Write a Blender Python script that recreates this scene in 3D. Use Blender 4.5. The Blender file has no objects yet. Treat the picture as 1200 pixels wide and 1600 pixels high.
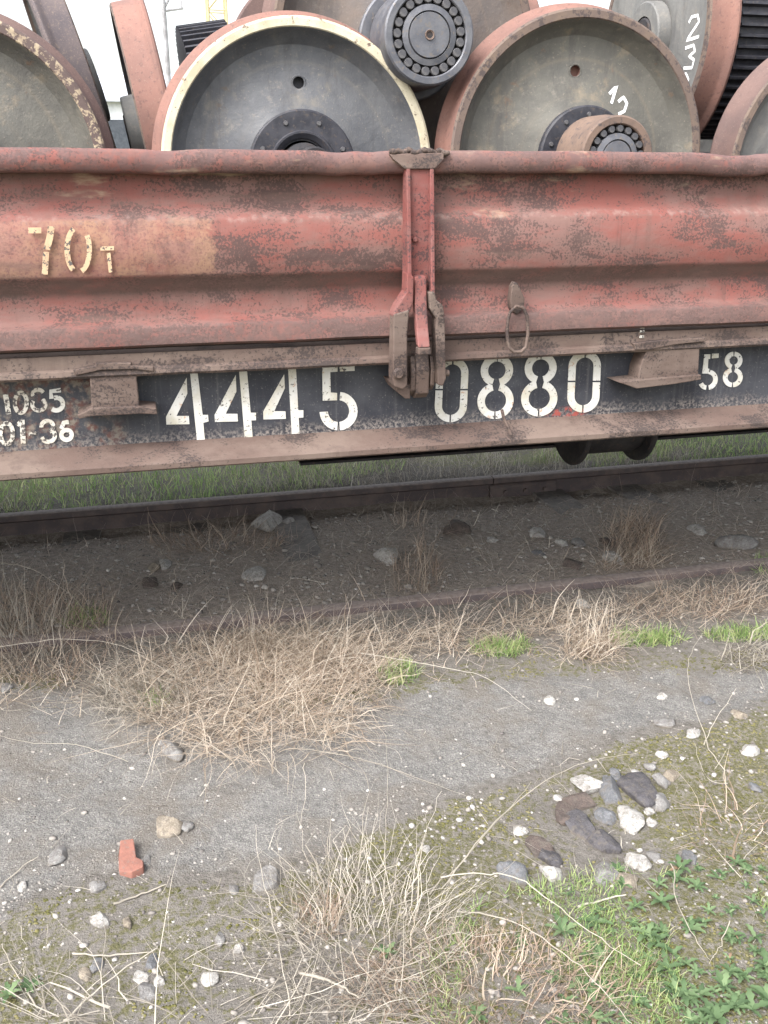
import bpy, bmesh, math, random
import numpy as np
from mathutils import Vector, Matrix, noise
R = math.radians
rnd = random.Random(7)
rng = np.random.default_rng(7)
scene = bpy.context.scene
COL = scene.collection

# ------------------------------------------------------------------ camera
# X runs along the wagon, Y across the track (near rail y=0, far rail y=1.6), Z=0 is the rail head
CAM = Vector((0.0, -3.72, 1.77)); YAW, PITCH, FPX = R(14.2), R(19.5), 1500.0
cam = bpy.data.cameras.new('camera'); cam_o = bpy.data.objects.new('camera', cam); COL.objects.link(cam_o)
cam_o.location = CAM; cam_o.rotation_euler = (R(90)-PITCH, 0, -YAW)
cam.sensor_fit = 'VERTICAL'; cam.sensor_height = 24; cam.lens = 24*FPX/1600
cam.clip_start = 0.05; cam.clip_end = 2000
scene.camera = cam_o
scene.render.resolution_x, scene.render.resolution_y = 768, 1024

# ------------------------------------------------------------------ sky and sun (bright overcast)
SUN_EL, SUN_AZ = R(50), R(232)          # azimuth of the sun, clockwise from +Y: to the left, a little behind the camera
world = bpy.data.worlds.new('World'); scene.world = world; world.use_nodes = True
wn, wl = world.node_tree.nodes, world.node_tree.links
wn.clear()
sky = wn.new('ShaderNodeTexSky'); sky.sky_type = 'NISHITA'; sky.sun_disc = False
sky.sun_elevation = SUN_EL; sky.sun_rotation = SUN_AZ
sky.air_density = 1.3; sky.dust_density = 5.0; sky.ozone_density = 1.0
hs = wn.new('ShaderNodeHueSaturation'); hs.inputs['Saturation'].default_value = 0.30
bg = wn.new('ShaderNodeBackground'); bg.inputs['Strength'].default_value = 0.15
wo = wn.new('ShaderNodeOutputWorld')
wl.new(sky.outputs[0], hs.inputs['Color']); wl.new(hs.outputs[0], bg.inputs[0]); wl.new(bg.outputs[0], wo.inputs[0])
sun = bpy.data.lights.new('sun', 'SUN'); sun.energy = 1.0; sun.angle = R(30); sun.color = (1.0, 0.98, 0.955)
sun_o = bpy.data.objects.new('sun', sun); COL.objects.link(sun_o)
sd = Vector((math.sin(SUN_AZ)*math.cos(SUN_EL), math.cos(SUN_AZ)*math.cos(SUN_EL), math.sin(SUN_EL)))
sun_o.rotation_euler = sd.to_track_quat('Z', 'Y').to_euler(); sun_o.location = (0, -6, 8)
scene.view_settings.view_transform = 'Standard'; scene.view_settings.look = 'None'
scene.view_settings.exposure = 1.78; scene.view_settings.gamma = 1.0
scene.render.engine = 'CYCLES'

# measured points: where a spot of the photograph lies on a known surface of the place
_fw = Vector((math.sin(YAW)*math.cos(PITCH), math.cos(YAW)*math.cos(PITCH), -math.sin(PITCH)))
_rt = Vector((math.cos(YAW), -math.sin(YAW), 0)); _up = _rt.cross(_fw)
def _ray(px, py): return _fw*FPX + _rt*(px-600) + _up*(800-py)
def face(px, py, Y):                 # on the upright plane y=Y (wagon side)
    d = _ray(px, py); t = (Y-CAM.y)/d.y; p = CAM + d*t; return (p.x, p.z)
def gnd(px, py, z=-0.05):            # on level ground
    d = _ray(px, py); t = (z-CAM.z)/d.z; p = CAM + d*t; return (p.x, p.y)

# ------------------------------------------------------------------ mesh helpers
class MB:
    def __init__(s): s.v = []; s.f = []; s.m = []
    def add(s, vs, fs, m=0):
        b = len(s.v); s.v += [tuple(v) for v in vs]
        for f in fs: s.f.append(tuple(b+i for i in f)); s.m.append(m)
    def box(s, x0, x1, y0, y1, z0, z1, m=0):
        s.add([(x0,y0,z0),(x1,y0,z0),(x1,y1,z0),(x0,y1,z0),(x0,y0,z1),(x1,y0,z1),(x1,y1,z1),(x0,y1,z1)],
              [(0,3,2,1),(4,5,6,7),(0,1,5,4),(1,2,6,5),(2,3,7,6),(3,0,4,7)], m)
    def prism_xz(s, poly, y0, y1, m=0):      # polygon in XZ, extruded along Y (y0 < y1), y0/y1 may be per-vertex
        n = len(poly); a = y0 if isinstance(y0, (list, tuple)) else [y0]*n; b = y1 if isinstance(y1, (list, tuple)) else [y1]*n
        area = sum(poly[i][0]*poly[(i+1)%n][1]-poly[(i+1)%n][0]*poly[i][1] for i in range(n))
        if area < 0: poly = poly[::-1]; a = a[::-1]; b = b[::-1]
        vs = [(p[0], a[i], p[1]) for i, p in enumerate(poly)] + [(p[0], b[i], p[1]) for i, p in enumerate(poly)]
        fs = [tuple(range(n)), tuple(range(2*n-1, n-1, -1))] + [(i, i+n, (i+1)%n+n, (i+1)%n) for i in range(n)]
        s.add(vs, fs, m)
    def prism_yz(s, poly, x0, x1, m=0):
        n = len(poly); area = sum(poly[i][0]*poly[(i+1)%n][1]-poly[(i+1)%n][0]*poly[i][1] for i in range(n))
        if area < 0: poly = poly[::-1]
        vs = [(x0, p[0], p[1]) for p in poly] + [(x1, p[0], p[1]) for p in poly]
        fs = [tuple(range(n-1, -1, -1)), tuple(range(n, 2*n))] + [(i, (i+1)%n, (i+1)%n+n, i+n) for i in range(n)]
        s.add(vs, fs, m)
    def lathe(s, prof, n=64, cx=0, cz=0, closed=False):  # prof: (radius, y, mat of the segment that follows); about local Y
        b = len(s.v)
        for r, y, *_ in prof:
            for k in range(n):
                a = 2*math.pi*k/n; s.v.append((cx+r*math.cos(a), y, cz+r*math.sin(a)))
        q = len(prof)
        for i in range(q if closed else q-1):
            j = (i+1) % q
            for k in range(n):
                k2 = (k+1) % n
                s.f.append((b+i*n+k, b+j*n+k, b+j*n+k2, b+i*n+k2)); s.m.append(prof[i][2] if len(prof[i]) > 2 else 0)
    def tube(s, pts, r, n=8, closed=False, m=0):
        pts = [Vector(p) for p in pts]; q = len(pts); b = len(s.v); ref = Vector((0.13, 0.97, 0.21))
        for i, p in enumerate(pts):
            t = (pts[(i+1) % q]-pts[i-1]) if closed else (pts[min(i+1, q-1)]-pts[max(i-1, 0)])
            t.normalize(); u = t.cross(ref)
            if u.length < 1e-3: u = t.cross(Vector((1,0,0)))
            u.normalize(); w = t.cross(u); rr = r[i] if isinstance(r, (list, tuple)) else r
            for k in range(n):
                a = 2*math.pi*k/n; s.v.append(tuple(p+u*math.cos(a)*rr+w*math.sin(a)*rr))
        for i in range(q if closed else q-1):
            j = (i+1) % q
            for k in range(n):
                k2 = (k+1) % n; s.f.append((b+i*n+k, b+i*n+k2, b+j*n+k2, b+j*n+k)); s.m.append(m)
        if not closed:
            s.f.append(tuple(b+k for k in range(n-1, -1, -1))); s.m.append(m)
            s.f.append(tuple(b+(q-1)*n+k for k in range(n))); s.m.append(m)
    def mesh(s, name, mats, smooth=None):
        me = bpy.data.meshes.new(name); me.from_pydata(s.v, [], s.f)
        for m in (mats if isinstance(mats, (list, tuple)) else [mats]): me.materials.append(m)
        me.polygons.foreach_set('material_index', s.m)
        bm = bmesh.new(); bm.from_mesh(me); bmesh.ops.recalc_face_normals(bm, faces=bm.faces); bm.to_mesh(me); bm.free()
        if smooth is not None:
            me.polygons.foreach_set('use_smooth', [True]*len(me.polygons)); me.set_sharp_from_angle(angle=R(smooth))
        return me
    def build(s, name, mats, parent=None, smooth=None, bevel=0):
        return put(name, s.mesh(name, mats, smooth), parent, bevel)
def put(name, me, parent=None, bevel=0):
    o = bpy.data.objects.new(name, me); COL.objects.link(o)
    if parent: o.parent = parent
    if bevel:
        b = o.modifiers.new('bevel', 'BEVEL'); b.width = bevel; b.segments = 2; b.limit_method = 'ANGLE'; b.angle_limit = R(35)
    return o
def tag(o, label=None, cat=None, group=None, kind=None):
    if label: o['label'] = label
    if cat: o['category'] = cat
    if group: o['group'] = group
    if kind: o['kind'] = kind
    return o
def thing(name, label, cat, loc=(0,0,0), group=None):
    o = bpy.data.objects.new(name, None); COL.objects.link(o); o.location = loc; o.empty_display_size = 0.1
    return tag(o, label, cat, group)
def copy_tree(o, parent=None):
    c = o.copy(); COL.objects.link(c); c.parent = parent
    for ch in list(o.children): copy_tree(ch, c)
    return c
def fast_mesh(name, V, F, mats, tint=None, smooth=False):     # V (n,3); F (m,4) quads or (m,3)
    me = bpy.data.meshes.new(name); k = F.shape[1]
    me.vertices.add(len(V)); me.vertices.foreach_set('co', V.astype(np.float32).ravel())
    me.loops.add(F.size); me.loops.foreach_set('vertex_index', F.astype(np.int32).ravel())
    me.polygons.add(len(F)); me.polygons.foreach_set('loop_start', np.arange(0, F.size, k, dtype=np.int32))
    if smooth: me.polygons.foreach_set('use_smooth', np.ones(len(F), bool))
    if tint is not None:
        a = me.attributes.new('tint', 'FLOAT', 'POINT'); a.data.foreach_set('value', tint.astype(np.float32))
    me.materials.append(mats); me.update(calc_edges=True); me.validate()
    return me

# ------------------------------------------------------------------ material helpers
def srgb(r, g, b, k=.27):
    l = .3*r+.59*g+.11*b; r, g, b = r+(l-r)*k, g+(l-g)*k, b+(l-b)*k
    return tuple(((c/255)/12.92 if c/255 <= .04045 else ((c/255+.055)/1.055)**2.4) for c in (r, g, b)) + (1,)
class NT:
    def __init__(s, name, rough=0.8):
        s.m = bpy.data.materials.new(name); s.m.use_nodes = True; s.t = s.m.node_tree; s.n = s.t.nodes; s.l = s.t.links
        s.b = s.n['Principled BSDF']; s.b.inputs['Roughness'].default_value = rough
        s.b.inputs['Specular IOR Level'].default_value = 0.3
        s._pos = None; s._obj = None
    def link(s, a, b): s.l.new(a, b)
    def inp(s, sock, v):
        if isinstance(v, bpy.types.NodeSocket): s.link(v, sock)
        else: sock.default_value = v
    def pos(s):
        if not s._pos: s._pos = s.n.new('ShaderNodeNewGeometry').outputs['Position']
        return s._pos
    def obj(s):
        if not s._obj: s._obj = s.n.new('ShaderNodeTexCoord').outputs['Object']
        return s._obj
    def scale(s, vec, sc, off=(0,0,0)):
        n = s.n.new('ShaderNodeMapping'); s.inp(n.inputs['Vector'], vec); n.inputs['Scale'].default_value = sc; n.inputs['Location'].default_value = off
        return n.outputs[0]
    def noise(s, vec, scale, detail=4, rough=0.55, dist=0.0):
        n = s.n.new('ShaderNodeTexNoise'); s.inp(n.inputs['Vector'], vec); n.inputs['Scale'].default_value = scale
        n.inputs['Detail'].default_value = detail; n.inputs['Roughness'].default_value = rough; n.inputs['Distortion'].default_value = dist
        return n.outputs[0]
    def vor(s, vec, scale, out='Distance'):
        n = s.n.new('ShaderNodeTexVoronoi'); s.inp(n.inputs['Vector'], vec); n.inputs['Scale'].default_value = scale
        return n.outputs[out]
    def ramp(s, fac, a, b, v0=0.0, v1=1.0):
        n = s.n.new('ShaderNodeMapRange'); n.interpolation_type = 'SMOOTHSTEP'
        s.inp(n.inputs[0], fac); n.inputs[1].default_value = a; n.inputs[2].default_value = b; n.inputs[3].default_value = v0; n.inputs[4].default_value = v1
        return n.outputs[0]
    def math(s, op, a, b=0.0):
        n = s.n.new('ShaderNodeMath'); n.operation = op; s.inp(n.inputs[0], a); s.inp(n.inputs[1], b); return n.outputs[0]
    def mix(s, fac, a, b):
        n = s.n.new('ShaderNodeMix'); n.data_type = 'RGBA'; s.inp(n.inputs[0], fac); s.inp(n.inputs[6], a); s.inp(n.inputs[7], b); return n.outputs[2]
    def sep(s, vec):
        n = s.n.new('ShaderNodeSeparateXYZ'); s.inp(n.inputs[0], vec); return n.outputs
    def attr(s, name, out='Fac'):
        n = s.n.new('ShaderNodeAttribute'); n.attribute_name = name; return n.outputs[out]
    def normal_z(s):
        n = s.n.new('ShaderNodeNewGeometry'); return s.sep(n.outputs['Normal'])[2]
    def bump(s, h, strength=0.4, dist=0.01):
        n = s.n.new('ShaderNodeBump'); n.inputs['Strength'].default_value = strength; n.inputs['Distance'].default_value = dist
        s.inp(n.inputs['Height'], h); s.link(n.outputs[0], s.b.inputs['Normal'])
    def done(s, col, rough=None, metal=None):
        s.inp(s.b.inputs['Base Color'], col)
        if rough is not None: s.inp(s.b.inputs['Roughness'], rough)
        if metal is not None: s.inp(s.b.inputs['Metallic'], metal)
        return s.m
M = {}
def rusty(name, paint, faded, rust, dark, chip=0.5, speck=0.5, streak=0.3, obj=False, rough=0.75, off=(0,0,0)):
    """worn paint: faded patches, rust blooms, dark flaked specks, vertical run marks"""
    t = NT(name, rough); P = t.scale(t.obj() if obj else t.pos(), (1,1,1), off)
    c = t.mix(t.ramp(t.noise(t.scale(P, (1,1,2.6)), 2.6, 6, .66), .38, .62), paint, faded)
    c = t.mix(t.math('MULTIPLY', t.ramp(t.noise(t.scale(P, (14, 14, 1.2)), 1.6, 4, .6), .48, .75), streak), c, rust)
    big = t.noise(t.scale(P, (1, 1, 2.2)), 5.0, 6, .62, .4)
    blot = t.ramp(big, .62-chip*.18, .70-chip*.18)
    fine = t.noise(P, 120, 4, .65)
    c = t.mix(t.math('MULTIPLY', blot, .5), c, rust)
    sp = t.math('MULTIPLY', t.ramp(t.math('ADD', t.math('MULTIPLY', big, .55), t.math('MULTIPLY', fine, .55)), .61-speck*.05, .635-speck*.05), .8)
    c = t.mix(sp, c, dark)
    c = t.mix(t.ramp(t.noise(P, 260, 2, .5), .55, .75, 0, .35), c, faded)
    t.bump(t.math('ADD', t.math('MULTIPLY', sp, -.5), t.math('ADD', t.noise(P, 40, 5, .6), t.math('MULTIPLY', t.noise(P, 300, 2), .25))), .35, .006)
    M[name] = t; return c, t
def simple(name, cols, scale=20, rough=0.8, metal=0.0, bump=.3, bd=.003, obj=True):
    t = NT(name, rough); P = t.obj() if obj else t.pos()
    c = t.mix(t.ramp(t.noise(P, scale, 5, .62), .35, .65), cols[0], cols[1])
    if len(cols) > 2: c = t.mix(t.ramp(t.noise(P, scale*3.3, 4, .6), .55, .68), c, cols[2])
    t.bump(t.noise(P, scale*8, 4, .6), bump, bd)
    M[name] = t.done(c, None, metal); return M[name]
# ------------------------------------------------------------------ materials
# board: flaking red paint with a faded orange field where the load figure is stencilled
c, t = rusty('board_paint', srgb(132,68,60), srgb(120,84,77), srgb(102,70,63), srgb(74,56,54), chip=.42, speck=.78, streak=.45)
P = t.pos(); xs = t.sep(P)
edge = t.math('ADD', xs[0], t.math('MULTIPLY', t.noise(P, 18, 5, .7), .12))
fld = t.math('MULTIPLY', t.ramp(edge, .285, .305, 1, 0), t.math('MULTIPLY', t.ramp(xs[2], 1.475, 1.485), t.ramp(xs[2], 1.632, 1.645, 1, 0)))
oran = t.mix(t.ramp(t.noise(P, 9, 4), .35, .65), srgb(150,100,86), srgb(152,110,82))
oran = t.mix(t.ramp(t.noise(P, 120, 4, .7), .52, .62, 0, .75), oran, srgb(130,82,77))
c = t.mix(t.math('MULTIPLY', fld, t.ramp(t.noise(P, 26, 6, .7), .32, .60, .25, .80)), c, oran)
c = t.mix(t.ramp(t.noise(t.scale(P, (30,30,.9), (2,0,5)), 1.0, 5, .65), .56, .78, 0, .55), c, srgb(84,60,56))      # rust runs
c = t.mix(t.ramp(t.noise(t.scale(P, (.8,1,6), (7,0,2)), 3.0, 6, .7), .52, .66, 0, .55), c, srgb(108,80,72))        # scuffed bands along the side
c = t.mix(t.math('MULTIPLY', t.ramp(xs[2], 1.752, 1.775, 0, 1), t.ramp(t.noise(P, 22, 6, .7), .40, .56, 0, .75)), c, srgb(100,74,72))   # bare rim
ed_ = t.math('ABSOLUTE', t.math('SUBTRACT', xs[2], 1.640))
c = t.mix(t.math('MULTIPLY', t.ramp(ed_, .004, .022, 1, 0), t.ramp(t.noise(P, 30, 5, .7), .48, .66, 0, .5)), c, srgb(146,114,106))  # rubbed crest
# buff dirt and bare patches higher on the panel
c = t.mix(t.math('MULTIPLY', t.ramp(t.noise(t.scale(P, (1,1,3.5), (3,0,1)), 4.0, 5, .6), .58, .72, 0, .8), t.ramp(xs[2], 1.60, 1.68)), c, srgb(166,138,112))
c = t.mix(t.math('MULTIPLY', t.ramp(t.math('ADD', xs[2], t.math('MULTIPLY', t.noise(P, 25, 4), .02)), 1.335, 1.352, 1, 0), t.ramp(t.noise(P, 40, 5, .65), .35, .6, .25, .85)), c, srgb(96,72,68))   # bare rusty foot rail
c = t.mix(t.math('MULTIPLY', t.math('MULTIPLY', t.ramp(xs[2], 1.405, 1.430), t.ramp(xs[2], 1.462, 1.485, 1, 0)), t.ramp(t.noise(P, 18, 5, .65), .3, .6, .3, .85)), c, srgb(92,70,64))   # dirty, rusted fold, with shade painted into its down-facing slope
M['board_paint'] = t.done(c)
c, t = rusty('post_paint', srgb(128,62,57), srgb(124,78,73), srgb(104,66,60), srgb(66,50,52), chip=.25, speck=.35, streak=.3, off=(4,2,7))
M['post_paint'] = t.done(c)
c, t = rusty('sill_rust', srgb(92,71,63), srgb(108,89,79), srgb(76,59,54), srgb(56,47,46), chip=.55, speck=.5, streak=.5, off=(9,2,3))
M['sill_rust'] = t.done(c)
c, t = rusty('latch_rust', srgb(88,69,61), srgb(104,86,77), srgb(74,56,50), srgb(52,43,42), chip=.6, speck=.55, streak=.3, off=(2,9,3))
M['latch_rust'] = t.done(c)
# web of the side sill: blue-black paint, grey dust low down, bare red and buff wear
t = NT('web_paint', .62); P = t.pos(); xs = t.sep(P)
c = t.mix(t.ramp(t.noise(P, 6, 5, .6), .35, .68), srgb(40,42,52), srgb(62,64,72))
c = t.mix(t.ramp(t.noise(t.scale(P, (60,60,1.5)), 1.2, 4, .6), .5, .8, 0, .45), c, srgb(96,92,92))
low = t.math('ADD', xs[2], t.math('MULTIPLY', t.noise(P, 12, 5, .65), .10))
c = t.mix(t.math('MULTIPLY', t.ramp(low, .985, 1.05, 1, 0), t.ramp(t.noise(P, 90, 4, .65), .42, .62)), c, srgb(128,118,112))
rd = t.math('MULTIPLY', t.ramp(t.math('ADD', xs[0], t.math('MULTIPLY', t.noise(P, 9, 3), .25)), -.02, .10, 1, 0), t.ramp(t.noise(P, 16, 5, .65), .46, .60))
c = t.mix(rd, c, t.mix(t.ramp(t.noise(P, 45, 3), .42, .58), srgb(96,60,54), srgb(118,106,95)))
px_, pz_ = face(885, 645, -.62)
dx = t.math('MULTIPLY', t.math('SUBTRACT', xs[0], px_), .28); dz = t.math('SUBTRACT', xs[2], pz_)
dd = t.math('SQRT', t.math('ADD', t.math('MULTIPLY', dx, dx), t.math('MULTIPLY', dz, dz)))
c = t.mix(t.math('MULTIPLY', t.ramp(dd, .012, .028, 1, 0), t.ramp(t.noise(P, 60, 4, .7), .45, .58)), c, srgb(158,62,54))
c = t.mix(t.ramp(t.noise(P, 150, 3, .6), .60, .72, 0, .5), c, srgb(120,112,108))
t.bump(t.noise(P, 60, 5, .65), .35, .004); M['web_paint'] = t.done(c)
def paint_mat(name, base, dirt, rustc, wear, keep=1.0):
    t = NT(name, .7); P = t.pos()
    c = t.mix(t.ramp(t.noise(P, 14, 5, .6), .4, .7), base, dirt)
    c = t.mix(t.ramp(t.noise(P, 22, 4, .65), .62, .70, 0, .8), c, rustc)
    c = t.mix(t.ramp(t.noise(P, 95, 4, .65), wear, wear+.06), c, srgb(84,78,76))
    M[name] = t.done(c); return t
paint_mat('stencil_white', srgb(196,194,189), srgb(180,173,154), srgb(178,122,80), .60)
paint_mat('stencil_worn', srgb(196,190,178), srgb(170,156,138), srgb(124,72,58), .50)
paint_mat('stencil_yellow', srgb(192,158,118), srgb(180,142,106), srgb(146,96,82), .52)
paint_mat('chalk', srgb(226,226,226), srgb(214,214,216), srgb(206,206,208), .66)
simple('dark_steel', [srgb(34,33,38), srgb(50,47,50), srgb(62,50,46)], 12, .7)
simple('oily_black', [srgb(40,41,50), srgb(56,56,64), srgb(70,62,60)], 25, .55)
simple('bearing_steel', [srgb(84,86,95), srgb(102,103,110), srgb(110,102,97)], 18, .5, .35)
simple('roller_steel', [srgb(78,78,84), srgb(98,96,98)], 30, .45, .4)
simple('hub_rust', [srgb(114,90,76), srgb(98,79,70), srgb(78,67,65)], 14, .8)
simple('plank_wood', [srgb(96,84,74), srgb(74,66,60)], 10, .9)
simple('concrete', [srgb(128,122,116), srgb(104,98,94), srgb(86,80,76)], 9, .9, 0, .4, .004)
simple('pale_wall', [srgb(205,208,214), srgb(190,194,202)], 2, .8)
simple('roof_sheet', [srgb(176,182,192), srgb(160,166,178)], 2, .6)
simple('window_dark', [srgb(60,66,76), srgb(74,80,90)], 3, .3)
simple('mast_steel', [srgb(150,150,156), srgb(120,118,122)], 3, .6)
simple('mast_yellow', [srgb(190,172,120), srgb(170,150,104)], 3, .6)
def disc_mat(name, a, b, dirt, rustc):
    t = NT(name, .58); P = t.obj()
    xs = t.sep(P); r2 = t.math('SQRT', t.math('ADD', t.math('MULTIPLY', xs[0], xs[0]), t.math('MULTIPLY', xs[2], xs[2])))
    rv = t.n.new('ShaderNodeCombineXYZ'); t.link(r2, rv.inputs[0])
    c = t.mix(t.ramp(t.noise(P, 5, 6, .65, .3), .36, .66), a, b)
    c = t.mix(t.ramp(t.noise(rv.outputs[0], 16, 4, .6), .5, .7, 0, .35), c, dirt)       # turning rings
    c = t.mix(t.ramp(t.noise(t.scale(P, (1,1,1), (5,3,1)), 7, 6, .68), .56, .70, 0, .75), c, dirt)
    c = t.mix(t.ramp(t.noise(t.scale(P, (1,1,1), (1,7,4)), 11, 6, .7), .62, .70, 0, .7), c, rustc)
    c = t.mix(t.ramp(t.noise(P, 120, 3, .6), .62, .74, 0, .45), c, srgb(150,136,118))
    c = t.mix(t.ramp(t.noise(t.scale(P, (9,9,1.1), (3,1,2)), 1.6, 5, .65), .52, .74, 0, .5), c, srgb(62,60,62))      # grease runs
    c = t.mix(t.ramp(t.noise(P, 26, 6, .72), .55, .70, 0, .35), c, srgb(136,126,114))
    t.bump(t.math('ADD', t.noise(P, 30, 6, .7), t.math('MULTIPLY', t.noise(P, 140, 3), .5)), .5, .005)
    M[name] = t.done(c, t.ramp(t.noise(P, 8, 4), .3, .7, .42, .75)); return M[name]
disc_mat('disc_blue', srgb(80,82,88), srgb(95,96,100), srgb(112,106,98), srgb(100,84,70))
disc_mat('disc_olive', srgb(86,84,79), srgb(100,97,89), srgb(126,112,92), srgb(116,88,68))
disc_mat('disc_brown', srgb(104,90,82), srgb(92,84,82), srgb(118,98,84), srgb(92,72,62))
disc_mat('disc_pale', srgb(112,111,108), srgb(98,98,97), srgb(122,116,108), srgb(120,104,92))
def tread_mat(name, a, b, d):
    t = NT(name, .82); P = t.obj()
    c = t.mix(t.ramp(t.noise(P, 6, 5, .6), .35, .66), a, b)
    c = t.mix(t.ramp(t.noise(P, 60, 4, .65), .54, .68, 0, .6), c, d)
    c = t.mix(t.ramp(t.noise(P, 200, 2, .6), .58, .72, 0, .4), c, srgb(146,118,106))
    t.bump(t.noise(P, 90, 4, .6), .3, .003); M[name] = t.done(c)
tread_mat('tread_red', srgb(134,90,78), srgb(118,82,73), srgb(92,66,63))
tread_mat('tread_brown', srgb(106,80,74), srgb(94,73,70), srgb(86,66,64))
tread_mat('tread_dark', srgb(92,80,80), srgb(78,70,74), srgb(110,94,84))
def rimpaint(name, w0, w1, chips, chipcol):
    t = NT(name, .75); P = t.obj()
    c = t.mix(t.ramp(t.noise(P, 10, 5, .6), .4, .65), w0, w1)
    c = t.mix(t.ramp(t.noise(P, 38, 6, .74), chips, chips+.05), c, chipcol)
    c = t.mix(t.ramp(t.noise(P, 140, 3, .6), .6, .7, 0, .6), c, chipcol)
    t.bump(t.noise(P, 60, 4), .3, .003); M[name] = t.done(c)
rimpaint('rim_cream', srgb(192,182,154), srgb(174,160,128), .58, srgb(108,88,76))
rimpaint('rim_flaked', srgb(164,144,114), srgb(146,124,100), .45, srgb(92,74,70))
rimpaint('rim_rust', srgb(100,82,74), srgb(110,90,76), .52, srgb(76,64,62))
# rails
t = NT('rail_steel', .7); P = t.pos()
c = t.mix(t.ramp(t.noise(P, 9, 5, .6), .38, .65), srgb(74,64,66), srgb(94,80,76))
c = t.mix(t.ramp(t.noise(P, 70, 4, .6), .55, .7, 0, .6), c, srgb(104,80,68))
hz = t.sep(P)[2]
c = t.mix(t.ramp(hz, -.008, -.002), c, t.mix(t.ramp(t.noise(P, 40, 4), .4, .65), srgb(128,114,108), srgb(108,94,88)))   # worn running face
t.bump(t.noise(P, 80, 4), .3, .003); M['rail_steel'] = t.done(c)
# ground
t = NT('ground_soil', .95); P = t.pos()
asp, mos, tr = t.attr('asphalt'), t.attr('moss'), t.attr('track')
n1, n2, n3 = t.noise(P, 5, 6, .65), t.noise(P, 34, 5, .65), t.noise(P, 160, 4, .7)
soil = t.mix(t.ramp(n2, .36, .64), srgb(120,114,107), srgb(100,94,88))
soil = t.mix(t.ramp(n3, .56, .70, 0, .8), soil, srgb(150,144,136))
grav = t.mix(t.ramp(n2, .35, .65), srgb(124,122,119), srgb(105,103,101))
grav = t.mix(t.ramp(n3, .50, .66, 0, .7), grav, srgb(166,162,154))
grav = t.mix(t.ramp(t.noise(P, 240, 3, .6), .36, .28, 0, .7), grav, srgb(76,72,71))
grav = t.mix(t.ramp(n1, .44, .64, 0, .8), grav, srgb(116,108,99)); grav = t.mix(t.ramp(t.noise(P, 1.7, 5, .6), .52, .66, 0, .55), grav, srgb(104,103,102))
grav = t.mix(t.ramp(t.vor(P, 130), .18, .30, .55, 0), grav, srgb(172,168,160))
mossc = t.mix(t.ramp(n3, .40, .62), srgb(90,88,50), srgb(110,105,70))
mossc = t.mix(t.ramp(t.noise(P, 60, 5, .7), .44, .60), mossc, srgb(124,118,108))
tk = t.mix(t.ramp(n2, .35, .65), srgb(166,152,139), srgb(138,125,114))
tk = t.mix(t.ramp(n3, .54, .70, 0, .7), tk, srgb(164,154,146))
def thr(a, k): return t.ramp(t.math('ADD', a, t.math('MULTIPLY', t.math('SUBTRACT', n2, .5), k)), .42, .58)
c = t.mix(thr(tr, .7), soil, tk)
c = t.mix(t.ramp(t.math('ADD', asp, t.math('MULTIPLY', t.math('SUBTRACT', t.noise(P, 11, 6, .7), .5), 1.6)), .30, .70), c, grav)
c = t.mix(thr(mos, 1.8), c, mossc)
gr = t.attr('grass')
c = t.mix(thr(gr, 1.6), c, t.mix(n2, srgb(112,128,74), srgb(136,130,94)))
t.bump(t.math('ADD', t.math('MULTIPLY', n2, 1.0), t.math('ADD', t.math('MULTIPLY', n3, .6), t.math('MULTIPLY', t.noise(P, 420, 2), .25))), .9, .02); M['ground'] = t.done(c)
def blade_mat(name, stops, trans=.25):
    t = NT(name, .7); f = t.attr('tint'); n = t.n.new('ShaderNodeValToRGB'); t.link(f, n.inputs[0])
    e = n.color_ramp.elements
    while len(e) < len(stops): e.new(.5)
    for i, s in enumerate(stops): e[i].position = i/(len(stops)-1); e[i].color = s
    t.done(n.outputs[0]); M[name] = t.m; t.b.inputs['Specular IOR Level'].default_value = .15
    tr = t.n.new('ShaderNodeBsdfTranslucent'); t.link(n.outputs[0], tr.inputs[0]); mx = t.n.new('ShaderNodeMixShader'); mx.inputs[0].default_value = trans
    t.link(t.b.outputs[0], mx.inputs[1]); t.link(tr.outputs[0], mx.inputs[2]); t.link(mx.outputs[0], t.n['Material Output'].inputs[0])
blade_mat('straw', [srgb(132,110,90), srgb(186,164,142), srgb(210,192,170), srgb(226,214,198)], .42)
blade_mat('straw_brown', [srgb(112,90,76), srgb(156,130,110), srgb(184,160,138), srgb(206,188,166)], .42)
blade_mat('straw_grey', [srgb(112,103,94), srgb(154,144,130), srgb(182,172,156), srgb(206,197,182)], .4)
blade_mat('green_blade', [srgb(104,138,70), srgb(136,172,90), srgb(164,190,108), srgb(200,196,140)], .55)
blade_mat('weed_leaf', [srgb(70,96,60), srgb(90,120,74), srgb(118,144,94), srgb(150,120,92)], .4)
def stone_mat(name, a, b, s=18):
    t = NT(name, .95); P = t.pos(); w = .80
    dk = lambda c, k: tuple(x*k for x in c[:3])+(1,)
    c = t.mix(t.ramp(t.noise(P, s*2, 6, .7), .35, .65), dk(a, w), dk(b, w*.85))
    c = t.mix(t.ramp(t.noise(P, s*12, 4, .7), .52, .68, 0, .6), c, dk(a, 1.15))          # pale grains
    c = t.mix(t.ramp(t.noise(P, s*9, 5, .75), .55, .70, 0, .6), c, dk(b, .45))            # pits
    c = t.mix(t.ramp(t.noise(P, s*3.1, 6, .75), .50, .62, 0, .65), c, srgb(104,96,87))    # dried soil
    zo = t.sep(t.obj())[2]
    c = t.mix(t.ramp(t.math('ADD', zo, t.math('MULTIPLY', t.noise(P, 90, 4), .5)), .18, .50, .85, 0), c, srgb(104,95,85))   # soil packed round the foot
    t.bump(t.noise(P, s*8, 6, .75), .9, .008); M[name] = t.done(c)
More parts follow.
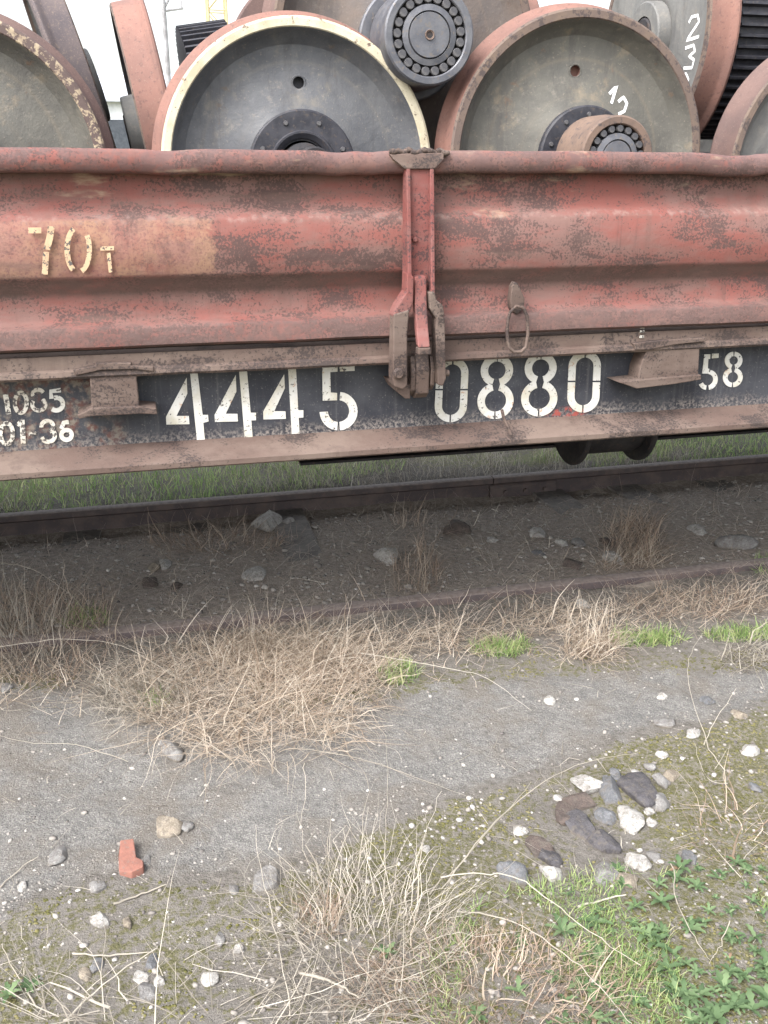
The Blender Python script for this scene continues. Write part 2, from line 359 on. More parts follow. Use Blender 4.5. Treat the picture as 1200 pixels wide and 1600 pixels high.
stone_mat('stone_white', srgb(196,192,186), srgb(174,169,163))
stone_mat('stone_grey', srgb(150,148,146), srgb(128,124,122))
stone_mat('stone_bluegrey', srgb(126,128,133), srgb(106,108,113))
stone_mat('stone_dark', srgb(98,95,100), srgb(80,77,82))
stone_mat('stone_brown', srgb(110,94,86), srgb(92,80,76))
stone_mat('stone_buff', srgb(164,150,130), srgb(144,130,112))
simple('brick_red', [srgb(150,92,76), srgb(132,82,70), srgb(118,98,88)], 40, .9, 0, .5, .003)
t = NT('pebble', .9)
f = t.attr('tint'); n = t.n.new('ShaderNodeValToRGB'); t.link(f, n.inputs[0]); e = n.color_ramp.elements
e[0].color = srgb(96,90,88); e[1].color = srgb(168,163,157); e.new(.45).color = srgb(128,121,114); e.new(.75).color = srgb(154,148,141)
M['pebble'] = t.done(n.outputs[0])

# ------------------------------------------------------------------ ground
def interp(pts):
    q = sorted(gnd(*p) for p in pts); return np.array([p[0] for p in q]), np.array([p[1] for p in q])
UP = interp([(0,1075),(150,1095),(450,1120),(650,1085),(800,1062),(1000,1048),(1200,1046)])
LO = interp([(0,1405),(150,1340),(400,1335),(600,1265),(820,1190),(950,1150),(1100,1112),(1200,1085)])
def vnoise(X, Y, s, seed=0, oct=3):
    out = np.zeros(X.shape); amp = 1.0; tot = 0
    for o in range(oct):
        r = np.random.default_rng(seed*31+o).random((64, 64)); gx, gy = X*s*2**o+17.3, Y*s*2**o+9.1
        ix, iy = np.floor(gx).astype(int), np.floor(gy).astype(int); fx, fy = gx-ix, gy-iy
        fx = fx*fx*(3-2*fx); fy = fy*fy*(3-2*fy); g = lambda a, b: r[a % 64, b % 64]
        out += amp*((g(ix,iy)*(1-fx)+g(ix+1,iy)*fx)*(1-fy)+(g(ix,iy+1)*(1-fx)+g(ix+1,iy+1)*fx)*fy); tot += amp; amp *= .5
    return out/tot-.5
def height(X, Y):
    prof = np.interp(Y, [-40,-3.5,-.9,-.35,-.12,-.06,.06,.14,.4,.9,1.3,1.5,1.64,1.9,2.6,5,30],
                        [-.1,-.06,-.05,-.048,-.042,-.036,-.036,-.05,-.075,-.09,-.115,-.135,-.12,-.10,-.11,-.15,-.2])
    near = np.clip(1-np.abs(X-1)/14, 0, 1)
    z = prof + vnoise(X, Y, 1.1, 1)*.035*np.clip(np.abs(Y)/.5, .3, 1) + vnoise(X, Y, 6, 2)*.020 + vnoise(X, Y, 24, 3, 2)*.009
    rail = np.exp(-((np.minimum(np.abs(Y), np.abs(Y-1.6)))/.10)**2)
    return z*(1-rail*.0) - rail*np.maximum(0, z-(-.012)+.004)*0 + vnoise(X, Y, .12, 5)*.25*np.clip((np.hypot(X-1, Y)-8)/30, 0, 1)
def hz(x, y): return float(height(np.array([x]), np.array([y]))[0])
def axis(lo, hi, step, far):
    a = list(np.arange(lo, hi+1e-6, step)); g = step
    while a[-1] < far: g *= 1.35; a.append(a[-1]+g)
    g = step
    while a[0] > -far: g *= 1.35; a.insert(0, a[0]-g)
    return np.array(a)
gx, gy = axis(-1.4, 5.0, .022, 500), axis(-2.8, 4.2, .022, 500)
GX, GY = np.meshgrid(gx, gy); GZ = height(GX, GY)
V = np.stack([GX, GY, GZ], -1).reshape(-1, 3); nx, ny = len(gx), len(gy)
i = (np.arange(ny-1)[:, None]*nx + np.arange(nx-1)[None]).ravel(); F = np.stack([i, i+1, i+1+nx, i+nx], 1)
me = fast_mesh('ground', V, F, M['ground'], smooth=True)
def sm(x, a, b): t_ = np.clip((x-a)/(b-a), 0, 1); return t_*t_*(3-2*t_)
def masks(X, Y):
    w = vnoise(X, Y, 3, 9)*.16; yu = np.interp(X, *UP); yl = np.interp(X, *LO)
    asp = sm(Y+w, yl-.16, yl+.10)*(1-sm(Y+w, yu-.10, yu+.12)); asp = asp*(1-sm(X, 3.2, 4.5)*.6)
    mos = (1-sm(Y+w, yl-.14, yl+.02))*(.62+vnoise(X, Y, 2.4, 11)*1.0); mos = mos*(Y > -4.5)
    mos = np.maximum(mos, .5*sm(Y, yu-.1, yu+.05)*(1-sm(Y, yu+.05, yu+.35))*(vnoise(X, Y, 2, 12) > -.1))
    tr = sm(Y+w, -.16, .08)*(1-sm(Y+w, 1.62, 1.75))
    gr = sm(Y+w*.5, 1.75, 2.3)*(.6+vnoise(X, Y, .9, 13)*1.2)
    gr = np.maximum(gr, sm(-Y, 2.6, 3.6)*.5)
    return asp, mos, tr, gr
for nm, a in zip(('asphalt', 'moss', 'track', 'grass'), masks(GX, GY)):
    at = me.attributes.new(nm, 'FLOAT', 'POINT'); at.data.foreach_set('value', a.ravel().astype(np.float32))
tag(put('ground', me), kind='structure')

# ------------------------------------------------------------------ rails and sleepers
def rail_profile(y0):
    h = [(-.036,-.012),(-.032,-.003),(-.02,0),(.02,0),(.032,-.003),(.036,-.012),(.0365,-.036),(.012,-.05),(.009,-.07),(.009,-.13),(.02,-.155),(.074,-.17),(.074,-.18)]
    full = h + [(-a, b) for a, b in h[:5:-1]]
    return [(y0+a, b) for a, b in full]
def rail(y0, x0, x1, label, name='rail', bend=0):
    mb = MB(); pr = rail_profile(y0); n = len(pr)
    xs = np.linspace(x0, x1, max(2, int((x1-x0)/.5)))
    for x in xs: mb.v += [(x, y, z) for y, z in pr]
    for a in range(len(xs)-1):
        for k in range(n): mb.f.append((a*n+k, a*n+(k+1) % n, (a+1)*n+(k+1) % n, (a+1)*n+k)); mb.m.append(0)
    mb.f.append(tuple(range(n))); mb.m.append(0); mb.f.append(tuple(range((len(xs)-1)*n, len(xs)*n))); mb.m.append(0)
    o = mb.build(name, M['rail_steel'], None, 40); return tag(o, label, 'rail')
xj = face(772, 745, 1.56)[0]
rail(0, -20, 30, 'rusty near rail half buried in dry grass and soil')
rail(1.6, -20, xj-.004, 'dark far rail with no joint plate, running under the black 4445 number')
fr = rail(1.6, xj+.004, 30, 'dark far rail whose end is bolted with a joint plate')
fp = MB(); fp.prism_yz([(1.588,-.052),(1.576,-.052),(1.566,-.065),(1.566,-.125),(1.574,-.15),(1.590,-.146)], xj-.02, xj+.42); fo = fp.build('joint_plate', M['rail_steel'], fr, None, .003)
for k in range(3):
    b = MB(); b.lathe([(0,1.548),(.014,1.548),(.014,1.57)], 6, xj+.08+k*.13, -.095); b.build('bolt', M['rail_steel'], fo)
SLX = [face(460, 850, 1.02)[0] + (k-3)*.56 for k in range(12)]
sl = MB(); sl.prism_xz([(-.125,-.14),(.125,-.14),(.10,0),(-.10,0)], -.6, 2.2); slm = sl.mesh('sleeper', M['concrete'])
for k, x in enumerate(SLX):
    o = put('sleeper', slm, None, 0); o.location = (x, 0, -.097 if k == 3 else -.116+rnd.uniform(-.012, .004)); o.rotation_euler = (R(rnd.uniform(-.4, .2)), 0, R(rnd.uniform(-1.5, 1.5)))
    tag(o, 'sleeper whose bare top shows beside the dry grass at the far rail' if k == 3 else 'grey concrete sleeper buried in the soil between the two rails', 'sleeper', 'sleepers under the track')
# ------------------------------------------------------------------ the wagon
WX0, WX1 = -5.0, 8.4
wagon = thing('flat_wagon', 'red drop-side flat wagon with black side sill numbered 4445 0880, standing on the track', 'wagon', (0,0,0))
SEAMS = [-5.0, -2.29, .885, 4.06, 8.4]
PROF = [(-.640,1.812),(-.656,1.762),(-.658,1.705),(-.668,1.668),(-.704,1.642),(-.711,1.632),(-.710,1.482),(-.702,1.470),(-.656,1.430),(-.654,1.414),(-.658,1.350),(-.668,1.338),(-.708,1.330),(-.713,1.320),(-.712,1.272),(-.700,1.263)]
RIM = [(-.658,1.764),(-.712,1.766),(-.724,1.774),(-.728,1.800),(-.724,1.822),(-.712,1.831),(-.640,1.831),(-.634,1.822)]
def dent(x, z, y, seed=0.0, k=1.0):
    n = noise.noise(Vector((x*1.3+seed, z*3, 1.7)))*.009 + noise.noise(Vector((x*4.1+seed, z*9, 5.1)))*.004
    dz = noise.noise(Vector((x*1.1+seed, 3.3, 0)))*.005 + noise.noise(Vector((x*5.0+seed, 9.3, 0)))*.0025
    for cx, cz, w, d in ((1.32,1.56,.16,.012),(.45,1.70,.12,.010),(1.75,1.38,.14,.010),(.1,1.40,.2,.008),(2.1,1.70,.15,.010),(-.2,1.70,.1,.008),(.62,1.55,.09,-.007)):
        n += d*math.exp(-((x-cx)/w)**2-((z-cz)/(w*.35))**2)
    return y+n*k, z+dz*k
def strip(mb, prof, x0, x1, step, seed, k=1.0, extra=None, closed_back=None):
    n = max(2, int((x1-x0)/step)+1); b = len(mb.v); m = len(prof)
    for a in range(n):
        x = x0+(x1-x0)*a/(n-1)
        for (y, z) in prof:
            yy, zz = dent(x, z, y, seed, k)
            if extra: yy, zz = extra(x, z, yy, zz)
            mb.v.append((x, yy, zz))
    for a in range(n-1):
        for q in range(m if closed_back else m-1):
            q2 = (q+1) % m; mb.f.append((b+a*m+q, b+a*m+q2, b+(a+1)*m+q2, b+(a+1)*m+q)); mb.m.append(0)
    if closed_back:
        mb.f.append(tuple(range(b, b+m))); mb.m.append(0); mb.f.append(tuple(range(b+(n-1)*m, b+n*m))); mb.m.append(0)
# thickness: the outline is closed by a parallel inner skin
INNER = [(-.655,1.263)] + [(y+.030, z) for y, z in PROF[::-1][2:-1]] + [(-.625,1.812)]
def rim_bumps(x, z, y, zz):          # knocks along the rolled rim
    for cx, w, d in ((.62,.05,.008),(.12,.06,.006),(1.96,.08,.009),(1.05,.10,-.003),(2.05,.03,.006),(-.2,.12,-.002),(.72,.04,.006),(1.35,.2,-.003)):
        e = math.exp(-((x-cx)/w)**2); zz -= d*e; y += d*.8*e
    return y, zz
NAMES = {1: 'red drop side with orange field reading 70т', 2: 'red drop side with a hook and ring near its foot'}
for i in range(4):
    x0, x1 = SEAMS[i]+.006, SEAMS[i+1]-.006; st = .02 if i in (1, 2) else .08
    mb = MB(); strip(mb, PROF+INNER, x0, x1, st, i*7.3, 1, None, True)
    o = mb.build('drop_side', M['board_paint'], wagon, 50)
    if i in NAMES: o['label'] = NAMES[i]
    r = MB(); strip(r, RIM, x0-.001, x1+.001, st, i*7.3, 1, rim_bumps, True); r.build('rim', M['board_paint'], o, 50)
    # far side board, mirrored about the track centre
    fb = MB(); strip(fb, [(1.6-y, z) for y, z in PROF+INNER], x0, x1, .4, i*3.1, 1, None, True); fo = fb.build('drop_side', M['board_paint'], wagon, 50)
    r = MB(); strip(r, [(1.6-y, z) for y, z in RIM], x0-.001, x1+.001, .4, i*3.1, 1, None, True); r.build('rim', M['board_paint'], fo, 50)
for x0, x1, in ((WX0, WX0+.05), (WX1-.05, WX1)):
    b = MB(); b.box(x0, x1, -.62, 2.22, 1.265, 1.80); b.build('end_board', M['board_paint'], wagon)
# floor planks
for k in range(19):
    x0 = WX0+.06+k*(WX1-WX0-.12)/19; b = MB(); b.box(x0, x0+(WX1-WX0-.12)/19-.006, -.60, 2.20, 1.205, 1.255); b.build('floor_plank', M['plank_wood'], wagon)
# near side sill
sill = MB(); strip(sill, [(-.622,1.20),(-.622,.93),(-.600,.93),(-.600,1.20)], WX0, WX1, .1, 50, .25, None, True)
sill = sill.build('side_sill', M['web_paint'], wagon, 40)
b = MB(); strip(b, [(-.688,1.246),(-.690,1.206),(-.704,1.200),(-.707,1.186),(-.700,1.178),(-.612,1.184),(-.590,1.246)], WX0, WX1, .03, 60, .35, None, True)
b.build('top_flange', M['sill_rust'], sill, 35)
b = MB(); strip(b, [(-.612,.947),(-.640,.936),(-.728,.908),(-.735,.902),(-.735,.886),(-.728,.880),(-.560,.880),(-.560,.92)], WX0, WX1, .03, 70, .35, None, True)
b.build('bottom_flange', M['sill_rust'], sill, 35)
# far side sill
b = MB(); b.prism_yz([(2.222,1.20),(2.222,.93),(2.33,.905),(2.33,.885),(2.10,.885),(2.10,.91),(2.20,.93),(2.20,1.20)], WX0, WX1); fsill = b.build('side_sill', M['web_paint'], wagon)
b = MB(); b.box(WX0, WX1, 2.16, 2.30, 1.202, 1.246); b.build('top_flange', M['sill_rust'], fsill)
# fish-belly centre sill
b = MB(); b.prism_xz([(WX0,1.19),(WX1,1.19),(WX1,.86),(4.6,.86),(4.0,.485),(.66,.485),(.44,.525),(.0,.86),(WX0,.86)], .63, .97); csill = b.build('centre_sill', M['dark_steel'], wagon, None, .004)
b = MB(); b.prism_xz([(.68,.4845),(4.0,.4845),(4.0,.472),(.68,.472)], .56, 1.04); b.build('bottom_plate', M['dark_steel'], csill)
for x in (-.9, .1, 1.4, 2.9, 4.2):
    b = MB(); b.box(x, x+.012, -.598, .628, .95, 1.20); b.box(x, x+.012, .972, 2.198, .95, 1.20); b.build('cross_bearer', M['dark_steel'], wagon)
# air reservoir hung under the sill on two straps
res = MB(); res.lathe([(0,0),(.11,.0),(.155,.02),(.165,.05),(.165,.31),(.155,.34),(.11,.36),(0,.36)], 32)
reso = res.build('air_reservoir', M['dark_steel'], wagon, 40); reso.location = (1.90, .3, .680); reso.rotation_euler = (0, 0, R(-90))
for y in (.005, .335):
    b = MB(); b.lathe([(.12,y),(.205,y),(.212,y+.006),(.212,y+.022),(.205,y+.028),(.12,y+.028)], 36, closed=True); b.build('end_flange', M['dark_steel'], reso, 40)
for xh in (1.97, 2.20):
    b = MB(); b.box(xh, xh+.03, .28, .32, .80, 1.20); b.build('hanger', M['dark_steel'], wagon)
# bogies outside the picture carry the wagon
for cx in (-3.3, 6.4):
    bo = MB(); bo.box(cx-.25, cx+.25, -.15, 1.75, .55, .86); bg_ = bo.build('bogie', M['dark_steel'], wagon, None, .01)
    for s in (-.14, 1.74):
        b = MB(); b.prism_xz([(cx-1.15,.55),(cx-.9,.62),(cx-.3,.85),(cx+.3,.85),(cx+.9,.62),(cx+1.15,.55),(cx+1.15,.42),(cx+.9,.42),(cx+.3,.30),(cx-.3,.30),(cx-.9,.42),(cx-1.15,.42)], s-.06, s+.06); b.build('side_frame', M['dark_steel'], bg_)
    for dx in (-.925, .925):
        for s in (1, -1):
            b = MB(); y0 = .8-s*.86
            b.lathe([(0,y0),(.475,y0),(.478,y0+s*.10),(.505,y0+s*.115),(.505,y0+s*.13),(0,y0+s*.13)], 40, cx+dx, .475); b.build('wheel', M['dark_steel'], bg_, 30)
        b = MB(); b.lathe([(0,-.2),(.08,-.2),(.08,1.8),(0,1.8)], 20, cx+dx, .475); b.build('axle', M['dark_steel'], bg_, 30)

# lettering: thin coats of paint on the web of the sill
WEB = -.6235
def ring_piece(cx, cy, rx, ry, w, a0, a1, n=14):
    out = [(cx+rx*math.cos(R(a0+(a1-a0)*k/n)), cy+ry*math.sin(R(a0+(a1-a0)*k/n))) for k in range(n+1)]
    inn = [(cx+(rx-w)*math.cos(R(a0+(a1-a0)*k/n)), cy+(ry-w)*math.sin(R(a0+(a1-a0)*k/n))) for k in range(n+1)]
    return [[out[k], out[k+1], inn[k+1], inn[k]] for k in range(n)]
def stroke(pts, w):
    L, Rr = [], []
    for k, p in enumerate(pts):
        a, b = pts[max(k-1, 0)], pts[min(k+1, len(pts)-1)]; dx, dy = b[0]-a[0], b[1]-a[1]; d = math.hypot(dx, dy) or 1
        L.append((p[0]-dy/d*w/2, p[1]+dx/d*w/2)); Rr.append((p[0]+dy/d*w/2, p[1]-dx/d*w/2))
    return [[L[k], L[k+1], Rr[k+1], Rr[k]] for k in range(len(pts)-1)]
def arc(cx, cy, rx, ry, a0, a1, n=12): return [(cx+rx*math.cos(R(a0+(a1-a0)*k/n)), cy+ry*math.sin(R(a0+(a1-a0)*k/n))) for k in range(n+1)]
def letter(name, polys, conv, mat, parent, Y=WEB, label=None):
    mb = MB()
    for k, pl in enumerate(polys):
        q = [face(*conv(p), Y) for p in pl]; mb.prism_xz(q, Y-.0008-.00002*k, Y+.0015)
    o = mb.build(name, mat, parent)
    if label: o['label'] = label
    return o
def cv(ox, oy, s, sh=0, y0=0): return lambda p: (ox+(p[0]+sh*(p[1]-y0))/s, oy+p[1]/s)
W = M['stencil_white']
c2 = cv(240, 540, 3)
fours = [([(155,150),(158,225),(107,330),(165,330),(168,368),(60,370),(58,335)], [(170,117),(205,117),(230,325),(255,325),(258,355),(233,362),(240,440),(203,442)]),
         ([(385,138),(388,215),(338,320),(393,320),(395,355),(288,358),(286,325)], [(400,110),(437,110),(455,315),(480,315),(480,350),(458,350),(464,428),(427,430)]),
         ([(612,135),(615,200),(565,308),(618,308),(620,343),(515,346),(514,310)], [(630,100),(667,100),(678,303),(702,303),(702,337),(680,338),(684,412),(648,414)])]
for a, b in fours: letter('digit_four', [a, b], c2, W, sill)
letter('digit_five', [[(790,92),(862,84),(862,122),(828,124),(830,220),(860,222),(860,256),(793,258)], [(872,84),(942,82),(942,118),(872,121)]]
       + ring_piece(868,307,88,90,39,-85,86) + ring_piece(866,307,88,90,39,94,177), c2, W, sill)
def zero(cx, cy, a, b, w, gx=5, gy=5):
    out = []
    for sx in (-1, 1):
        for sy in (-1, 1):
            o_, i_ = [], []
            for k in range(11):
                an = R(90*k/10); o_.append((cx+sx*max(gx, a*math.cos(an)), cy+sy*(b-a+a*math.sin(an)))); i_.append((cx+sx*max(gx, (a-w)*math.cos(an)), cy+sy*(b-a+(a-w)*math.sin(an))))
            o_.insert(0, (cx+sx*a, cy+sy*gy)); i_.insert(0, (cx+sx*(a-w), cy+sy*gy))
            out += [[o_[k], o_[k+1], i_[k+1], i_[k]] for k in range(11)]
    return out
def eight(cx, top, bot, r1, r2, w, gap=3):
    c1, cb = top+r1, bot-r2; out = []
    for s in (0, 1):
        f_ = (lambda p: p) if s == 0 else (lambda p: (2*cx-p[0], p[1]))
        d = math.degrees(math.asin(gap*2/r1))
        for pc in ring_piece(cx, c1, r1, r1, w, -90+d, 74) + ring_piece(cx, cb, r2, r2, w, -76, 90-d): out.append([f_(p) for p in pc])
    return out
c3 = cv(640, 520, 3.75, -.045, 330)
letter('digit_zero', zero(246, 333, 94, 190, 42), c3, W, sill)
letter('digit_eight', eight(506, 125, 505, 95, 106, 43), c3, W, sill)
letter('digit_eight', eight(762, 112, 490, 94, 106, 43), c3, W, sill)
letter('digit_zero', zero(1020, 285, 94, 182, 42), c3, W, sill)
c4 = cv(920, 500, 4.2857, -.05, 340)
letter('digit_five', [[(768,230),(808,229),(808,260),(796,261),(796,325),(806,327),(806,358),(760,358)], [(820,226),(864,224),(864,253),(820,257)]]
       + ring_piece(800,400,66,68,30,-84,80) + ring_piece(796,400,62,68,30,96,150), c4, W, sill)
letter('digit_eight', eight(966, 212, 450, 59, 66, 30), c4, W, sill)
c1 = cv(0, 530, 4)
WN = M['stencil_worn']
letter('digit_one', stroke([(34,345),(44,400),(54,468)], 32), c1, WN, sill)
letter('digit_zero', ring_piece(130,397,50,76,26,0,360,28), c1, WN, sill)
letter('digit_eight', stroke(arc(238,345,34,30,-200,-20), 24) + stroke(arc(243,408,42,38,-60,215), 24), c1, WN, sill)
letter('digit_five', stroke([(380,318),(318,326),(322,372)], 28) + stroke(arc(352,405,42,40,-110,130), 28), c1, W, sill)
letter('digit_zero', ring_piece(42,590,52,78,27,0,360,28), c1, WN, sill)
letter('digit_one', stroke([(108,540),(135,505)], 24) + stroke([(138,505),(142,580),(146,652)], 32), c1, WN, sill)
letter('dash', stroke([(180,592),(226,588)], 20), c1, WN, sill)
letter('digit_three', stroke(arc(296,545,38,34,-190,70), 26) + stroke(arc(302,602,42,40,-70,165), 26), c1, WN, sill)
letter('digit_six', ring_piece(416,598,46,44,27,0,360,24) + stroke([(430,516),(398,522),(384,560)], 28), c1, W, sill)
c5 = cv(0, 320, 3.75)
lb = [o for o in wagon.children if o.get('label', '').endswith('70т')][0]; YL = M['stencil_yellow']
letter('digit_seven', stroke([(165,150),(242,150)], 34) + stroke([(300,126),(292,190),(274,262)], 40) + stroke([(270,276),(262,408)], 36), c5, YL, lb, -.7195)
letter('digit_zero', stroke(arc(455,262,62,130,115,248), 32) + stroke(arc(462,262,62,130,-40,75), 30), c5, YL, lb, -.7195)
letter('letter_t', stroke([(588,256),(668,254)], 24) + stroke([(636,282),(648,396)], 22), c5, YL, lb, -.7195)
letter('chalk_mark', [[(1000,510),(1007,510),(1007,513),(1000,513)], [(1000,516),(1007,516),(1006,520),(1000,520)], [(1000,524),(1006,524),(1006,528),(999,528)]], lambda p: p, M['stencil_worn'], sill, -.6925)

# stake pockets on the sill
def fq(pts, Y): return [face(x, y, Y) for x, y in pts]
def pocket(front, top_l, bot, Yf, mat):
    q = fq(front, Yf); mb = MB(); mb.prism_xz(q, Yf, WEB+.002)
    o = mb.build('stake_pocket', mat, wagon, None, .004)
    for poly, y0 in ((top_l, Yf-.012), (bot, Yf-.016)):
        b = MB(); b.prism_xz(fq(poly, Yf), y0, WEB+.003); b.build('lip', mat, o, None, .003)
    return o
pocket([(139,577),(212,575),(219,641),(144,648)], [(114,577),(150,570),(150,566),(205,566),(205,570),(240,572),(240,580),(212,576),(160,577),(118,586)],
       [(121,647),(144,636),(219,634),(244,636),(246,646),(219,645),(142,649),(124,653)], -.70, M['latch_rust'])
pocket([(1012,545),(1094,534),(1091,593),(996,601),(1000,575)], [(988,536),(1010,533),(1060,529),(1100,527),(1098,533),(1050,538),(1012,546),(990,546)],
       [(963,596),(1000,592),(1092,584),(1092,592),(1050,599),(992,606)], -.70, M['latch_rust'])

# latch post at the seam
latch = MB(); X0, X1 = .823, .911
latch.box(X0+.004, X1-.004, -.735, -.706, 1.40, 1.80)
lo = latch.build('latch', M['post_paint'], wagon, None, .003); lo['label'] = 'red latch post with rusty locking arms'
for s, xa in ((0, X0), (1, X1-.013)):
    b = MB(); fl = [(-.70,1.80),(-.742,1.80),(-.752,1.70),(-.772,1.46),(-.778,1.40),(-.70,1.375)]
    b.prism_yz(fl, xa, xa+.013); b.build('flange', M['post_paint'], lo, None, .003)
b = MB(); b.prism_xz([(X0-.052,1.822),(X1+.034,1.826),(X1+.030,1.808),(X1+.002,1.778),(X0-.004,1.778),(X0-.040,1.806)], [-.735]*2+[-.745]*4, -.69)
b.build('head_plate', M['sill_rust'], lo, None, .004)
b = MB()
for k in range(11):
    x = X0-.05+k*.0165; p = Vector((x, -.725+rnd.uniform(-.008, .004), 1.826+rnd.uniform(-.003, .006)))
    b.tube([p, p+Vector((.012, rnd.uniform(-.006,.006), rnd.uniform(-.004,.004))), p+Vector((.026, 0, 0))], [.007, .010, .006], 7)
b.build('weld_bead', M['latch_rust'], lo, 60)
def arm(pl, y0, y1, mat='latch_rust', name='arm'):
    b = MB(); b.prism_xz(fq(pl, -.77), y0, y1); return b.build(name, M[mat], lo, None, .004)
# flanges splay out and run down past the sill as two arms
arm([(634,425),(645,432),(644,470),(637,492),(616,502),(612,492),(618,478),(633,455)], -.785, -.725, 'post_paint', 'splayed_foot')
arm([(613,490),(637,483),(634,520),(634,600),(628,607),(614,603),(611,590)], -.790, -.735)
arm([(668,456),(677,455),(680,468),(690,476),(693,492),(681,499),(670,482)], -.785, -.735, 'latch_rust', 'splayed_foot')
arm([(681,490),(693,496),(694,560),(695,590),(690,602),(682,600),(679,560),(679,505)], -.786, -.735)
# locking wedge hanging between the arms, its foot kicked outwards
b = MB(); pa, pb = [fq([(648,y),(667,y)], -.77) for y in (432,478)], [fq([(649,y),(669,y)], -.77) for y in (512,)]
pts = [(face(px, py, y)[0], y, face(px, py, y)[1]) for px, py, y in ((657,432,-.765),(658,478,-.780),(660,512,-.795),(663,543,-.825))]
vs = []
for k, (x, y, z) in enumerate(pts):
    w = .0195; vs += [(x-w, y, z), (x+w, y, z), (x+w, y+.028, z+.004), (x-w, y+.028, z+.004)]
fs = [(0,1,2,3), (12,15,14,13)]
for k in range(3):
    for j in range(4): fs.append((k*4+j, k*4+(j+1)%4, k*4+4+(j+1)%4, k*4+4+j))
b.add(vs, fs); b.build('wedge', M['post_paint'], lo, None, .004)
b = MB(); x, y, z = pts[3]; b.box(x-.0205, x+.0205, y-.006, y+.030, z-.022, z-.001); b.build('wedge_foot', M['latch_rust'], lo, None, .003)
# hinge lugs
for xa, xb, zt, zb in ((640,647,556,618),(648,668,552,622),(671,677,556,610)):
    q0, q1 = face(xa, zt, -.74), face(xb, zb, -.74)
    b = MB(); b.prism_yz([(-.66,q0[1]),(-.745,q0[1]),(-.762,q0[1]-.05),(-.755,q1[1]+.02),(-.73,q1[1]),(-.64,q1[1]),(-.625,q1[1]+.03),(-.625,q0[1])], q0[0], q1[0]); b.build('lug', M['latch_rust'], lo, None, .004)
b = MB(); q = face(622, 583, -.79); b.lathe([(0,-.806),(.013,-.806),(.018,-.800),(.018,-.789)], 20, q[0], q[1]); b.build('pin_head', M['latch_rust'], lo, 35)
b = MB(); q = face(694, 582, -.75); b.tube([(q[0]-.02,-.76,q[1]),(q[0]+.012,-.76,q[1])], .011, 12); b.build('pin', M['latch_rust'], lo, 35)
b = MB(); q = face(648, 374, -.735); b.lathe([(0,-.745),(.006,-.745),(.009,-.741),(.009,-.734)], 14, q[0], q[1]); b.build('rivet', M['post_paint'], lo, 35)
b = MB(); b.prism_xz(fq([(612,598),(640,600),(640,622),(632,622),(620,612)], -.74), -.75, WEB+.002); b.build('hinge_plate', M['sill_rust'], lo, None, .003)

# hook with ring
b = MB(); b.prism_xz(fq([(799,447),(803,440),(808,442),(819,466),(818,482),(806,492),(797,482),(796,468)], -.715), -.722, -.69); hook = b.build('hook', M['latch_rust'], wagon, None, .004)
b = MB(); ql = [face(px, py, -.735) for px, py in ((797,488),(806,478),(816,480),(822,494),(823,520),(820,541),(812,549),(801,549),(793,541),(791,520),(793,500))]
b.tube([(x, -.735-.012*math.sin(k/11*math.pi), z) for k, (x, z) in enumerate(ql)], .0058, 10, True); b.build('ring', M['latch_rust'], hook, 60)
# bent rod at the foot of the sill
b = MB(); q = [face(px, py, -.73) for px, py in ((789,643),(790,655),(795,668),(797,679))]; b.tube([(x, -.70-.012*k, z) for k, (x, z) in enumerate(q)], .0055, 8); b.build('bent_rod', M['latch_rust'], wagon, 60)

# ------------------------------------------------------------------ wheelsets loaded on the wagon
# local frame: axle along Y, its near end at -Y, origin at the middle of the axle
def wheel_profile(r, rimw=.036, hub=.15, dish=1.0):
    """(radius, depth from the outer face, material: 0 tread 1 rim face 2 disc 3 hub)"""
    f_ = lambda L: [(a, d*dish if (4 <= i <= 10) else d, m) for i, (a, d, m) in enumerate(L)]
    return f_([(.088,-.045,3),(hub-.006,-.045,3),(hub,-.039,3),(hub+.004,.018,2),(hub+.03,.030,2),(hub+.07,.043,2),(hub+.14,.062,2),(r-.125,.074,2),(r-.085,.066,2),(r-.066,.050,2),(r-rimw-.008,.022,2),(r-rimw,.004,1),(r-rimw+.004,.0,1),
            (r-.008,.0,1),(r,.006,0),(r+.002,.03,0),(r+.005,.085,0),(r+.012,.098,0),(r+.026,.108,0),(r+.030,.116,0),(r+.027,.126,0),(r+.018,.132,0),(r-.05,.132,1),(r-.062,.120,2),(r-.10,.100,2),(hub+.10,.092,2),(hub+.02,.110,2),(hub,.155,3),(.088,.155,3)])
def depth_at(r, R_, dish=1.0):
    pr = wheel_profile(R_, dish=dish)[3:14]; return float(np.interp(r, [p[0] for p in pr], [p[1] for p in pr]))
